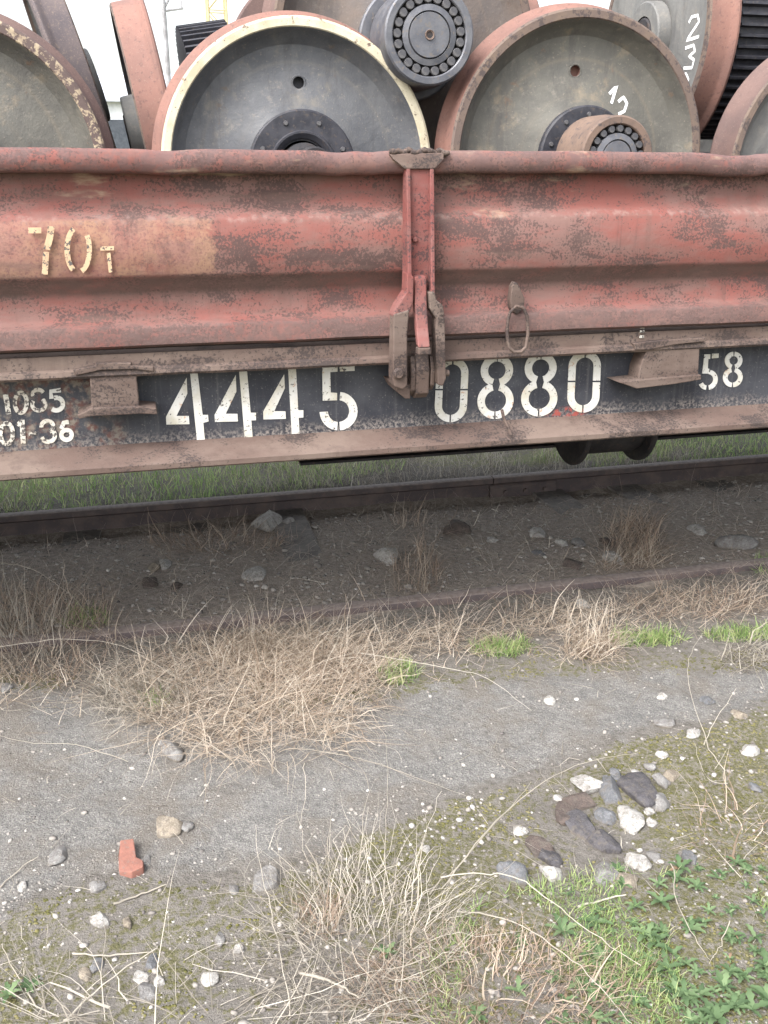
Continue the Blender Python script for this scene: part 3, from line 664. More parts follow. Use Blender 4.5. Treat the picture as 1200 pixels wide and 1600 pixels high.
def make_wheel(name, r, mats, side, holes, parent, hub=.15, dish=1.0):
    mb = MB(); s = side
    mb.lathe([(a, -s*.85+s*d, m) for a, d, m in wheel_profile(r, hub=hub, dish=dish)], 112, closed=True)
    me = mb.mesh(name, mats, 28); o = put(name, me, parent)
    for ang, rr in holes:
        cx, cz = rr*math.cos(R(ang)), rr*math.sin(R(ang))
        cut = MB(); cut.lathe([(0,-.2),(.022,-.2),(.022,depth_at(rr, r)-.05+.026),(0,depth_at(rr, r)-.05+.026)], 20, cx, cz); cm = cut.mesh('cut', M['oily_black'])
        for v in cm.vertices: v.co.y = s*v.co.y-s*.80
        co = bpy.data.objects.new('cut', cm); COL.objects.link(co)
        if parent: co.parent = parent
        md = o.modifiers.new('hole', 'BOOLEAN'); md.object = co; md.operation = 'DIFFERENCE'; md.solver = 'EXACT'
        bpy.context.view_layer.update(); dg = bpy.context.evaluated_depsgraph_get()
        nm = bpy.data.meshes.new_from_object(o.evaluated_get(dg)); o.modifiers.clear(); o.data = nm; bpy.data.objects.remove(co)
        # rolled lip of the hole
        b = MB(); d = -s*.85+s*depth_at(rr, r)
        b.tube([(cx+.0235*math.cos(a), d, cz+.0235*math.sin(a)) for a in [2*math.pi*k/20 for k in range(20)]], .004, 6, True); b.build('hole_lip', mats[2], o, 60)
    return o
def axle(parent, mat, r=.082, ends=1.147):
    b = MB(); e = ends
    if e < 1: b.lathe([(0,-e),(.075,-e),(.082,-e+.008),(.082,-.70),(r,-.6),(r,.6),(.082,.70),(.082,e-.008),(.075,e),(0,e)], 40); return b.build('axle', mat, parent, 30)
    b.lathe([(0,-e),(.030,-e),(.034,-e),(.058,-e),(.063,-e+.006),(.063,-e+.19),(.080,-e+.21),(.080,-.78),(.092,-.76),(.092,-.66),(r+.004,-.60),(r,-.3),(r,.3),(r+.004,.60),(.092,.66),(.092,.76),(.080,.78),(.080,e-.21),(.063,e-.19),(.063,e-.006),(.058,e),(0,e)], 40)
    return b.build('axle', mat, parent, 30)
def bearing(parent, side, face_y, R_out, length, body, n=18, phase=0.0):
    """roller bearing: outer housing ring, inner ring on the axle, a ring of rollers between them"""
    s = side; f = -s*face_y
    mb = MB(); mb.lathe([(R_out-.030,f+s*.004),(R_out-.026,f),(R_out-.006,f),(R_out,f+s*.006),(R_out+.001,f+s*length*.45),(R_out+.006,f+s*length*.5),(R_out+.006,f+s*length),(R_out-.030,f+s*length)], 64, closed=True)
    o = mb.build('bearing_housing', M[body], parent, 30)
    q = R_out-.030; ro = q*.125; ri = q-2*ro-.002
    b = MB(); b.lathe([(ri,f+s*.006),(ri-.020,f+s*.002),(ri-.022,f+s*.012),(ri-.022,f+s*length),(ri,f+s*length)], 64, closed=True); b.build('inner_ring', M['bearing_steel'], o, 30)
    b = MB(); b.lathe([(q+.001,f+s*.030),(ri-.001,f+s*.030),(ri-.001,f+s*.036),(q+.001,f+s*.036)], 64, closed=True); b.build('cage', M['oily_black'], o, 30)
    rm = MB(); rm.lathe([(0,s*.004),(ro*.8,s*.004),(ro*.95,s*.008),(ro*.95,s*.045),(0,s*.045)], 14); me = rm.mesh('roller', M['roller_steel'], 30)
    for k in range(n):
        a = 2*math.pi*(k+phase)/n; p = put('roller', me, o); p.location = ((q-ro)*math.cos(a), f, (q-ro)*math.sin(a))
    e = MB(); e.lathe([(0,f+s*.008),(.010,f+s*.008),(.012,f+s*.002),(ri-.026,f+s*.002),(ri-.023,f+s*.008),(ri-.023,f+s*length),(0,f+s*length)], 48); e.build('axle_end_cap', M['bearing_steel'], o, 30)
    c = MB(); c.lathe([(.011,f+s*.001),(.016,f-s*.002),(.018,f+s*.003)], 24); c.build('centre_mark', M['hub_rust'], o, 30)
    return o
def collar(parent, side, mat='oily_black', ro=.155, n=8, ph=.5):
    """flat bolted collar round the axle, outside the hub"""
    s = side; f = -s*.905
    mb = MB(); mb.lathe([(.095,f),(.112,f-s*.012),(.118,f-s*.012),(.122,f-s*.002),(ro-.006,f),(ro,f+s*.006),(ro,f+s*.03),(.092,f+s*.03)], 64, closed=True); o = mb.build('collar', M[mat], parent, 30)
    bm_ = MB(); bm_.lathe([(0,-s*.008),(.007,-s*.008),(.009,-s*.004),(.009,s*.004)], 8); me = bm_.mesh('bolt', M['roller_steel'], 30)
    for k in range(n):
        a = 2*math.pi*(k+ph)/n; p = put('bolt', me, o); p.location = ((ro+.120)/2*math.cos(a), f, (ro+.120)/2*math.sin(a))
    return o
def place(t, loc, spin=0, mat=None):
    t.matrix_world = Matrix.Translation(loc) @ (mat or Matrix.Identity(4)) @ Matrix.Rotation(R(spin), 4, 'Y')
def chalk(parent, strokes, r, side=1, name='chalk_figure', w=.012, dish=1.0):
    mb = MB()
    for pts in strokes:
        fine = []
        for k in range(len(pts)-1):
            for j in range(4): fine.append((pts[k][0]+(pts[k+1][0]-pts[k][0])*j/4, pts[k][1]+(pts[k+1][1]-pts[k][1])*j/4))
        fine.append(pts[-1])
        for q in stroke(fine, w):
            f_ = [-side*.85+side*(depth_at(math.hypot(*p), r, dish)-.0015) for p in q]; b_ = [y+side*.004 for y in f_]
            mb.add([(q[k][0], f_[k], q[k][1]) for k in range(4)], [(0,1,2,3)])
    return mb.build(name, M['chalk'], parent)

def wheelset(label, r, tread, rim, disc, near_hole, group='wheelsets loaded on the wagon', hub_m='hub_rust', ends=1.147, dish=1.0):
    t = thing('wheelset', label, 'wheelset', (0,0,0), group)
    ms = [M[tread], M[rim], M[disc], M[hub_m]]
    w = make_wheel('wheel', r, ms, 1, near_hole, t, dish=dish); make_wheel('wheel', r, ms, -1, [], t); axle(t, M['dark_steel'], ends=ends); t['r'] = r
    return t, w
# lower row, axles across the wagon
FL = 1.262
t1, w = wheelset('wheelset with olive disc and flaked cream rim left of the cream-rimmed wheel', .49, 'tread_brown', 'rim_flaked', 'disc_olive', [(200,.29)])
bearing(t1, 1, 1.15, .135, .20, 'hub_rust'); bearing(t1, -1, 1.15, .135, .20, 'hub_rust'); place(t1, (-.55,.80,FL+.521), 20)
t2, w = wheelset('wheelset with clean cream painted rim and black bolted collar, bearing removed', .495, 'tread_red', 'rim_cream', 'disc_blue', [(88,.285)], hub_m='oily_black')
collar(t2, 1, 'oily_black', .192, 8); collar(t2, -1); place(t2, (.617,.80,FL+.526), 0)
t3, w = wheelset('wheelset with rusty bearing housing chalked 12 over its olive disc', .517, 'tread_red', 'rim_rust', 'disc_olive', [(92,.31)])
collar(t3, 1, 'oily_black', .185, 10); bearing(t3, 1, 1.16, .138, .21, 'hub_rust', 18, .3); bearing(t3, -1, 1.15, .138, .20, 'hub_rust'); place(t3, (1.685,.74,FL+.548+.01), 0)
t4, w = wheelset('wheelset with rusty brown tread standing right of the chalked 12 wheel', .49, 'tread_brown', 'rim_rust', 'disc_pale', [(120,.29)])
bearing(t4, 1, 1.15, .135, .20, 'hub_rust'); bearing(t4, -1, 1.15, .135, .20, 'hub_rust'); place(t4, (2.87,.80,FL+.521), 33)
t5 = copy_tree(t4); t5['label'] = 'wheelset with brown tread under the far end of the geared axle'; place(t5, (3.96,.80,FL+.521), 70)
chalk(t3, [[(.132,.232),(.166,.262),(.140,.198)], [(.172,.205),(.196,.222),(.212,.200),(.200,.172),(.172,.160)]], .517, w=.012)
# upper wheelset cradled between the two middle ones, axle across
tu, w = wheelset('upper wheelset with big dark roller bearing between the cream rim and the chalked 12 wheel', .515, 'tread_brown', 'rim_rust', 'disc_brown', [], hub_m='bearing_steel')
collar(tu, 1, 'bearing_steel', .20, 10); bearing(tu, 1, 1.15, .164, .20, 'bearing_steel', 21); bearing(tu, -1, 1.15, .164, .20, 'bearing_steel', 21); place(tu, (1.075,1.02,2.225), 10)
# geared wheelsets lying along the wagon
def gear(parent, r, y0, w, n, mat):
    mb = MB(); prof = []
    for k in range(n):
        for da, rr in ((-.42,r-.022),(-.22,r-.022),(-.12,r),(.12,r),(.22,r-.022)):
            prof.append((2*math.pi*(k+da+.2)/n, rr))
    q = len(prof)
    for y in (y0, y0+w):
        mb.v += [(rr*math.cos(a), y, rr*math.sin(a)) for a, rr in prof] + [(.09*math.cos(a), y, .09*math.sin(a)) for a, rr in prof]
    for k in range(q):
        k2 = (k+1) % q
        mb.f += [(k, k2, q+k2, q+k), (2*q+k, 3*q+k, 3*q+k2, 2*q+k2), (k, 2*q+k, 2*q+k2, k2)]; mb.m += [0,0,0]
    return mb.build('gear', mat, parent, 30)
def geared(label, r, tread, rim, disc, gr, gy, dish=1.0):
    t, w = wheelset(label, r, tread, rim, disc, [], hub_m='disc_pale', ends=.90, dish=dish)
    gear(t, gr, gy, .20, 64, M['oily_black'])
    return t
def along(tilt, yaw): return Matrix.Rotation(R(tilt), 4, 'Y') @ Matrix.Rotation(R(-90+yaw), 4, 'Z')
def place_face(t, c, tilt, yaw, spin=0):          # c: centre of the outer face of its left wheel
    m = along(tilt, yaw); off = m @ Vector((0,-.85,0)); place(t, Vector(c)-off, spin, m)
tA = geared('geared wheelset with red tread seen edge on behind the cream-rimmed wheel', .50, 'tread_red', 'rim_rust', 'disc_blue', .385, -.60)
place_face(tA, (.065,.86,1.93), -9, 0)
tB = geared('dark geared wheelset leaning behind the flaked cream rim', .50, 'tread_dark', 'rim_rust', 'disc_blue', .36, -.3)
mB = along(-15, 4); place(tB, Vector((-.13,1.05,2.12))-(mB @ Vector((0,.85,0))), 0, mB)
tC = geared('geared wheelset with pale disc chalked 232 and red tread, above the chalked 12 wheel', .50, 'tread_red', 'rim_rust', 'disc_pale', .44, -.66, .25)
place_face(tC, (2.42,.78,2.36), 0, 0)
def arcp(cx, cz, r, a0, a1, n=6): return [(cx+r*math.cos(R(a0+(a1-a0)*k/n)), cz+r*math.sin(R(a0+(a1-a0)*k/n))) for k in range(n+1)]
# chalk figures 2 3 2 down the pale disc (written sideways, so read from its left)
cc = []
for k, (u, w_) in enumerate(((.345,.0),(.335,-.115),(.305,-.225))):
    if k == 0: g = [(-.035,.025),(-.02,.045),(.02,.045),(.035,.02),(.0,-.01),(-.04,-.045),(.045,-.04)]
    elif k == 1: g = [(-.035,.04),(.02,.045),(.035,.02),(-.005,.004),(.035,-.015),(.025,-.045),(-.035,-.04)]
    else: g = [(-.03,.035),(.01,.045),(.035,.02),(.02,-.015),(-.02,-.035)]
    cc.append([(u+a_*1.15, w_+b_) for a_, b_ in g])
chalk(tC, cc, .50, 1, 'chalk_figure', .013, .25)

# ------------------------------------------------------------------ background: pale shed, lattice mast, lamp arm
bx_, by_ = -3.0, 60.0
shed = thing('shed', 'long pale shed with a light roof far behind the wagon', 'building', (0, 75, 0))
RZ = face(170, 112, 84)[1]
b = MB(); b.box(-34, 14, 0, 18, -.3, RZ-2.8); b.build('wall', M['pale_wall'], shed)
b = MB(); b.prism_yz([(-.6,RZ-2.8),(-.6,RZ-2.65),(9,RZ),(18.6,RZ-2.65),(18.6,RZ-2.8)], -34.5, 14.5); b.build('roof', M['roof_sheet'], shed)
for k in range(9):
    b = MB(); b.box(-31+k*5, -28.4+k*5, -.05, .05, RZ-6, RZ-4); b.build('window', M['window_dark'], shed)
def mast(x, y, h, w, label, mat):
    t = thing('lattice_mast', label, 'mast', (x, y, -.2))
    for sx in (-1, 1):
        for sy in (-1, 1):
            b = MB(); b.tube([(sx*w/2, sy*w/2, 0), (sx*w/2*.8, sy*w/2*.8, h)], .05, 6); b.build('leg', M[mat], t)
    n = int(h/w)
    for k in range(n):
        z0, z1 = k*h/n, (k+1)*h/n
        for s in (-1, 1):
            a = w/2*(1-.2*z0/h); c_ = w/2*(1-.2*z1/h)
            b = MB(); b.tube([(-a*(-1)**k, s*a, z0), (c_*(-1)**k, s*c_, z1)], .028, 5); b.build('brace', M[mat], t)
            b = MB(); b.tube([(-c_, s*c_, z1), (c_, s*c_, z1)], .028, 5); b.build('rung', M[mat], t)
    return t
mast(face(338, 15, 40)[0], 40, 17, .8, 'tall slim lattice mast in the distance behind the wheels', 'mast_yellow')
lp = thing('lamp_post', 'distant thin grey lamp post with a sloping arm behind the wheels', 'lamp post', (face(257, 30, 30)[0], 30, -.2))
b = MB(); b.tube([(0,0,0),(0,0,9)], [.09,.06], 8); b.build('pole', M['mast_steel'], lp)
b = MB(); b.tube([(0,0,6.7),(.55,0,7.6)], .035, 6); b.build('strut', M['mast_steel'], lp)
b = MB(); b.tube([(0,0,6.65),(.60,0,6.75)], .035, 6); b.build('arm', M['mast_steel'], lp)
b = MB(); b.box(.52, .58, -.03, .03, 6.76, 6.95); b.build('insulator', M['mast_steel'], lp)

# ------------------------------------------------------------------ stones
def stone_mesh(seed, flat=.6, ang=.5, sub=3):
    r_ = random.Random(seed); bm = bmesh.new(); bmesh.ops.create_icosphere(bm, subdivisions=sub, radius=1)
    o = Vector((r_.uniform(0,50), r_.uniform(0,50), r_.uniform(0,50)))
    planes = [(Vector((r_.gauss(0,1), r_.gauss(0,1), r_.gauss(0,1))).normalized(), r_.uniform(.50,.80)) for _ in range(int(3+ang*14))]
    for v in bm.verts:
        d = v.co.normalized(); k = 1+noise.noise(d*1.1+o)*.35+noise.noise(d*3+o)*.14+noise.noise(d*7+o)*.05; p = d*k
        for n_, h in planes:
            e = p.dot(n_)-h
            if e > 0: p -= n_*e
        p = p*(1+noise.noise(d*5+o)*.06+noise.noise(d*11+o)*.035); v.co = Vector((p.x, p.y, p.z*flat))
    me = bpy.data.meshes.new('stone'); bm.to_mesh(me); bm.free()
    me.polygons.foreach_set('use_smooth', [True]*len(me.polygons)); me.set_sharp_from_angle(angle=R(28 if ang > .4 else 60)); return me
def stone(px, py, w, h, mat, label, ang=.5, z=None, rot=None, group=None, seed=None):
    """w, h: how wide and deep it looks, in photo pixels"""
    x, y = gnd(px, py); zg = hz(x, y); x, y = gnd(px, py, zg+.006)
    d = (Vector((x, y, zg))-CAM); sc = d.dot(_fw)/FPX; s_ = -d.normalized().z
    wx = w*sc*.66; hy = h*sc*.68/max(.3, s_)**.8; hgt = min(wx, hy)
    me = stone_mesh(seed or int(px*7+py), 1, ang); o = put('stone', me); me.materials.append(M[mat])
    o.scale = (wx, min(hy, wx*1.5), hgt*.68); o.location = (x, y, zg-hgt*.02); o.rotation_euler = (0, 0, R(rot if rot is not None else (px*3) % 25-12))
    return tag(o, label, 'stone', group)
ST = [(918,1223,40,28,'stone_white','white angular stone at the top edge of the rock pile',.6),
 (952,1238,46,40,'stone_bluegrey','blue grey block with rough flat top in the rock pile',.9),
 (948,1218,18,16,'stone_bluegrey','small blue grey chip behind the blue grey block',.6),
 (994,1232,50,44,'stone_dark','rounded dark stone beside the blue grey block',.35),
 (1026,1252,32,24,'stone_grey','smooth grey brown stone right of the rounded dark stone',.2),
 (908,1250,42,30,'stone_brown','brown stone under the white angular stone',.5),
 (880,1270,34,32,'stone_brown','dull brown stone behind the big blue black block',.5),
 (908,1292,44,58,'stone_dark','big blue black block with a flat face in the rock pile',.9),
 (947,1277,28,34,'stone_bluegrey','upright grey stone in the middle of the rock pile',.6),
 (944,1315,52,36,'stone_dark','blue black triangular stone at the front of the rock pile',.8),
 (984,1280,36,32,'stone_white','bright white lumpy stone in the rock pile',.3),
 (842,1322,44,30,'stone_brown','low brown stone left of the blue black triangular stone',.4),
 (860,1338,32,26,'stone_dark','dark stone just behind the pinkish white stone',.6),
 (862,1364,34,32,'stone_white','pinkish white angular stone in the grass below the pile',.7),
 (801,1363,36,24,'stone_bluegrey','smooth pale blue oval stone under dry stalks',.0),
 (942,1366,36,34,'stone_grey','speckled grey stone below the rock pile',.4),
 (1003,1349,42,26,'stone_white','broad white stone with bluish face at the grass edge',.7),
 (1024,1337,20,18,'stone_grey','small pale stone touching the broad white stone',.4),
 (1077,1341,24,22,'stone_bluegrey','pale bluish stone alone at the green weeds',.5),
 (980,1372,26,20,'stone_buff','mossy buff stone between speckled and white stones',.1),
 (872,1246,13,15,'stone_white','small white pebble left of the brown stones',.1),
 (1034,1218,24,18,'stone_grey','tilted light grey stone behind the smooth grey brown stone',.8),
 (1048,1212,24,16,'stone_buff','greenish buff stone behind the tilted light grey stone',.5),
 (963,1209,18,16,'stone_bluegrey','pale blue stone at the back of the pile',.4),
 (1016,1198,17,13,'stone_grey','small grey stone behind the rock pile',.3),
 (996,1208,17,10,'stone_white','flat white pebble behind the rounded dark stone',.1),
 (1015,1268,18,9,'stone_white','flat white pebble right of the bright white stone',.1),
 (1018,1284,14,10,'stone_white','little white pebble beside the bright white stone',.1),
 (812,1297,20,14,'stone_white','small white chip left of the rock pile',.6),
 (666,1324,14,10,'stone_white','lone white pebble on the moss by dry stalks',.1),
 (1082,1146,26,10,'stone_white','long flat white pebble on the gravel path',.05),
 (1169,1172,26,14,'stone_white','oval white pebble at the path edge by a dry stalk',.05),
 (1034,1179,16,10,'stone_white','white pebble between the path and the rock pile',.1),
 (1035,1087,16,10,'stone_white','white pebble on the gravel path near green grass',.2),
 (1153,1115,20,12,'stone_buff','buff flat stone at the end of the path',.2),
 (1105,1094,22,10,'stone_bluegrey','flat greenish grey stone lying in the path',.1),
 (860,1094,14,12,'stone_white','small round stone at the upper edge of the path',.2),
 (1040,1126,34,12,'stone_grey','low grey lump of old asphalt in the path',.2),
 (1182,1229,14,14,'stone_bluegrey','small blue green pebble by the path',.1),
 (266,1168,32,36,'stone_grey','rounded grey stone among dry stalks of the big clump',.15),
 (263,1291,42,24,'stone_buff','buff oval stone on the gravel left of the clump stalks',.2),
 (290,1289,18,16,'stone_grey','small grey stone touching the buff oval stone',.3),
 (92,1333,32,32,'stone_grey','pale grey angular stone on the gravel near the brick',.8),
 (413,1375,48,48,'stone_grey','large grey flat faced stone on the moss by dry weeds',.8),
 (157,1437,28,22,'stone_white','pale angular stone lying on the moss',.6),
 (229,1342,13,13,'stone_grey','small grey stone beside the brick piece',.2),
 (152,1383,24,16,'stone_grey','flat grey stone below the brick piece',.4),
 (366,1388,14,13,'stone_grey','round grey pebble left of the large flat faced stone',.1),
 (325,1527,24,18,'stone_white','white stone among straw on the moss',.3),
 (250,1533,17,15,'stone_white','round white pebble under straw stalks',.1),
 (219,1526,20,16,'stone_white','dull white stone half under straw',.3),
 (132,1520,16,16,'stone_buff','pinkish buff pebble on the moss',.1),
 (229,1549,34,28,'stone_grey','grey slab stone half buried under straw',.7),
 (343,1465,16,18,'stone_grey','grey chip standing in the moss',.6),
 (371,1480,14,16,'stone_white','white chip in the moss',.5),
 (236,1502,22,22,'stone_bluegrey','bluish grey stone in the moss under a stalk',.5),
 (150,1507,18,24,'stone_bluegrey','bluish grey flake in the moss',.6),
 (198,1440,14,14,'stone_buff','buff pebble beside the pale angular stone',.2),
 (35,1382,14,12,'stone_white','white pebble at the edge of gravel and moss',.2),
 (604,870,36,38,'stone_white','pale upright stone between the rails beside dry grass',.3),
 (398,896,28,22,'stone_white','pale rounded stone between the rails',.15),
 (259,882,20,18,'stone_white','pale stone between the rails beside a smaller flat one',.3),
 (240,887,18,10,'stone_buff','flat stone between the rails beside the pale one',.2),
 (276,916,16,20,'stone_brown','brownish oval stone between the rails',.1),
 (238,911,24,14,'stone_brown','dull brown stone between the rails',.3),
 (418,818,42,20,'stone_white','long grey stone against the far rail grass',.3),
 (451,816,18,12,'stone_white','pale pebble beside the long grey stone by the far rail',.1),
 (717,828,34,16,'stone_brown','flat dark stone under the wagon',.2),
 (768,844,14,11,'stone_white','pale small stone under the wagon',.5),
 (840,834,24,13,'stone_white','oval grey stone under the wagon',.1),
 (880,849,17,12,'stone_white','rounded grey pebble under the wagon',.1),
 (903,848,16,12,'stone_grey','second rounded grey pebble under the wagon beside the first',.1),
 (840,864,16,16,'stone_bluegrey','bluish stone under the wagon',.4),
 (957,874,28,20,'stone_white','pale angular stone beside brown dry grass under the wagon',.5),
 (895,882,26,18,'stone_brown','brown stone by the near rail',.3),
 (1089,829,22,17,'stone_white','pale round stone between the rails right of the brown grass',.1),
 (945,845,16,16,'stone_brown','brown pebble left of the brown dry grass',.2),
 (912,944,18,16,'stone_white','white stone on the dry grass outside the near rail',.3),
 (1150,850,54,16,'stone_grey','broad flat stone sunk between the rails',.2),
 (18,996,26,14,'stone_white','white pebble under the dry bramble',.2),
 (10,1075,18,12,'stone_grey','grey pebble on the path under the bramble',.2)]
for px, py, w_, h_, m_, lab, an in ST: stone(px, py, w_, h_, m_, lab, an)
# broken brick: an L-shaped shard
x, y = gnd(204, 1349); z = hz(x, y); b = MB()
q = [gnd(*p) for p in ((190,1322),(210,1322),(213,1350),(226,1354),(225,1366),(206,1374),(188,1371),(186,1350))]
b.v = [(a, c_, z+.000) for a, c_ in q] + [(a+.002*((k*7) % 3-1), c_+.002, z+.020+.003*((k*5) % 3)) for k, (a, c_) in enumerate(q)]
n = len(q); b.f = [tuple(range(n, 2*n))] + [(k, (k+1) % n, (k+1) % n+n, k+n) for k in range(n)]; b.m = [0]*len(b.f)
tag(b.build('brick_piece', M['brick_red'], None, None, .003), 'broken piece of red brick lying on the gravel', 'brick')

# pebbles and grit: uncountable
def pebbles(name, P, size, label, tint):
    ico = bmesh.new(); bmesh.ops.create_icosphere(ico, subdivisions=1, radius=1); iv = np.array([v.co[:] for v in ico.verts]); jf = np.array([[v.index for v in f.verts] for f in ico.faces]); ico.free()
    n = len(P); k = len(iv)
    jit = 1+rng.normal(0, .16, (n, k, 1)); sc = size[:, None]*np.stack([rng.uniform(.7,1.3,n), rng.uniform(.6,1.1,n), rng.uniform(.35,.7,n)], 1)
    a = rng.uniform(0, 6.28, n); ca, sa = np.cos(a)[:, None], np.sin(a)[:, None]
    v = iv[None]*jit*sc[:, None, :]; X_ = v[..., 0]*ca-v[..., 1]*sa; Y_ = v[..., 0]*sa+v[..., 1]*ca
    V = np.stack([X_, Y_, v[..., 2]], -1)+P[:, None, :]; F = (jf[None]+np.arange(n)[:, None, None]*k).reshape(-1, 3)
    me = fast_mesh(name, V.reshape(-1, 3), F, M['pebble'], np.repeat(tint, k)); o = put(name, me)
    return tag(o, label, 'gravel', None, 'stuff')
n = 26000; X_ = rng.uniform(-1.1, 2.7, n); Y_ = rng.uniform(-2.5, -.25, n); asp, mos, tr, gr = masks(X_, Y_)
yl = np.interp(X_, *LO); dens = np.where(Y_ < yl+.05, 1.0, .24)*(.6+vnoise(X_, Y_, 2.2, 21)*1.4); k = rng.random(n) < dens; X_, Y_ = X_[k], Y_[k]
sz = np.clip(rng.lognormal(-5.85, .6, len(X_)), .0010, .011)
pebbles('gravel', np.stack([X_, Y_, height(X_, Y_)+sz*.2], 1), sz, 'pale loose gravel scattered over the path and moss', np.clip(rng.normal(.5, .27, len(X_)), 0, 1))
n = 5000; X_ = rng.uniform(-1.2, 4.6, n); Y_ = rng.uniform(.06, 1.5, n); sz = np.clip(rng.lognormal(-5.1, .55, n), .002, .02)
pebbles('track_gravel', np.stack([X_, Y_, height(X_, Y_)+sz*.1], 1), sz, 'grey grit on the dark soil between the rails', np.clip(rng.normal(.55, .2, n), 0, 1))
# moss cushions
n = 34000; X_ = rng.uniform(-1.1, 2.6, n); Y_ = rng.uniform(-2.5, -.2, n); a_, mos, b_, c_ = masks(X_, Y_); k = (mos+vnoise(X_, Y_, 6, 41)*1.2 > .50) & (rng.random(n) < .8); X_, Y_ = X_[k], Y_[k]
blade_mat('moss_tuft', [srgb(80,80,36), srgb(102,100,48), srgb(118,112,60), srgb(130,122,82)], .2)
def tufts(P, size, name, mat, label, tint):
    ico = bmesh.new(); bmesh.ops.create_icosphere(ico, subdivisions=1, radius=1); iv = np.array([v.co[:] for v in ico.verts]); jf = np.array([[v.index for v in f.verts] for f in ico.faces]); ico.free()
    n = len(P); k = len(iv); v = iv[None]*(1+rng.normal(0, .3, (n, k, 1)))*size[:, None, None]; v[..., 2] *= .55
    F = (jf[None]+np.arange(n)[:, None, None]*k).reshape(-1, 3); me = fast_mesh(name, (v+P[:, None, :]).reshape(-1, 3), F, M[mat], np.clip(np.repeat(tint, k)+rng.normal(0, .1, n*k), 0, 1))
    return tag(put(name, me), label, 'moss', None, 'stuff')
sz = rng.uniform(.0015, .006, len(X_)); tufts(np.stack([X_, Y_, height(X_, Y_)], 1), sz, 'moss', 'moss_tuft', 'olive moss cushions over the gravelly ground', np.clip(.5+vnoise(X_, Y_, 9, 51)*1.6, 0, 1))

# ------------------------------------------------------------------ grass and stalks
def blades(P, az, L, lean, bend, w, segs=5, wob=.25, kink=.8):
    """ribbons: start points P, heading az, length, lean from upright at the root, further bend to the tip (radians)"""
    n = len(P); V = np.zeros((n, segs+1, 2, 3)); cur = P.astype(float).copy(); side = az+np.pi/2+rng.normal(0, .5, n)
    azk = az.copy(); kx = np.zeros(n); w = w*np.where(rng.random(n) < .12, 1.9, 1.0)
    for s in range(segs+1):
        f_ = s/segs; ww = w*(1-f_*.85)*.5; sv = np.stack([np.cos(side), np.sin(side), np.zeros(n)], 1)*ww[:, None]
        V[:, s, 0] = cur-sv; V[:, s, 1] = cur+sv
        kk = rng.random(n) < kink/segs; azk = azk+rng.normal(0, wob, n)+kk*rng.normal(0, .9, n); kx = kx+kk*rng.normal(.15, .6, n)
        th = np.clip(lean+bend*f_+kx, -.3, 2.3)
        step = np.stack([np.cos(azk)*np.sin(th), np.sin(azk)*np.sin(th), np.cos(th)], 1)*(L/segs)[:, None]; cur = cur+step
        g = height(cur[:, 0], cur[:, 1])+.004; low = cur[:, 2] < g; cur[low, 2] = g[low]+rng.uniform(0, .012, low.sum())
    b = (np.arange(n)*(segs+1)*2)[:, None]; s = np.arange(segs)*2
    F = np.stack([b+s, b+s+1, b+s+3, b+s+2], -1).reshape(-1, 4); return V.reshape(-1, 3), F
def grass(name, P, az, L, lean, bend, w, mat, label, cat='grass', group=None, kind=None, tint=None, segs=5, wob=.25):
    n = len(P); V, F = blades(P, az, L, lean, bend, w, segs, wob)
    tt = rng.beta(1.3, 1.2, n) if tint is None else tint
    me = fast_mesh(name, V, F, M[mat], np.repeat(tt, (segs+1)*2)); o = put(name, me)
    return tag(o, label, cat, group, kind)
def spot(n, px, py, rx, ry, pw=.5):            # n roots in an ellipse of the ground, given in photo pixels
    c = np.array(gnd(px, py)); ex = np.array(gnd(px+rx, py))-c; ey = np.array(gnd(px, py-ry))-c
    r_ = rng.random(n)**pw; a = rng.uniform(0, 2*np.pi, n); q = c+np.outer(r_*np.cos(a), ex)+np.outer(r_*np.sin(a), ey)
    return np.stack([q[:, 0], q[:, 1], height(q[:, 0], q[:, 1])-.004], 1), a, r_, c
def clump(px, py, rx, ry, n, L, mat, label, toward=None, spread=1.2, lean=(.2,.9), bend=(.3,1.3), w=.0028, wob=.3, segs=6, name='dry_grass_clump', cat='dry grass', group='dry grass clumps'):
    P, a, r_, c = spot(n, px, py, rx, ry)
    az = np.arctan2(P[:, 1]-c[1], P[:, 0]-c[0])+rng.normal(0, .8, n) if toward is None else toward+rng.normal(0, spread, n)
    return grass(name, P, az, L*rng.uniform(.45, 1.15, n), rng.uniform(*lean, n), rng.uniform(*bend, n), w*rng.uniform(.6, 1.4, n), mat, label, cat, group, segs=segs, wob=wob)
D = -math.pi/2
clump(395, 1070, 205, 75, 2000, .27, 'straw', 'big pale straw clump flopping towards the path below the black 4445 number', D-.1, 1.0, (.5,1.35), (.2,1.1), .0030)
clump(480, 1030, 150, 45, 1300, .25, 'straw', 'blond heap of straw lying over the big clump', D+.3, 1.1, (.6,1.4), (.2,.9), .0030)
clump(230, 1090, 80, 38, 520, .22, 'straw_grey', 'bleached grey straw tuft at the left end of the big clump', D-.9, .8, (.4,1.2), (.4,1.0), .0030)
clump(400, 1135, 180, 55, 560, .36, 'straw', 'long thin stalks sprawling from the big clump over the path', D+.1, .8, (.8,1.3), (.2,.7), .0026, .12)
clump(60, 990, 120, 75, 700, .22, 'straw_brown', 'tangled brown bramble of dry weeds beside the buried near rail', None, 1, (.2,1.0), (.2,1.4), .0028, .6)
clump(30, 1010, 90, 50, 260, .32, 'straw_grey', 'thin bleached weed stems rising through the brown bramble', None, 1, (.0,.7), (.1,1.0), .0024, .35)
clump(340, 835, 110, 18, 420, .20, 'straw_brown', 'brown dry grass against the far rail behind the long grey stone', None, 1, (.5,1.4), (.1,1.0), .0032)
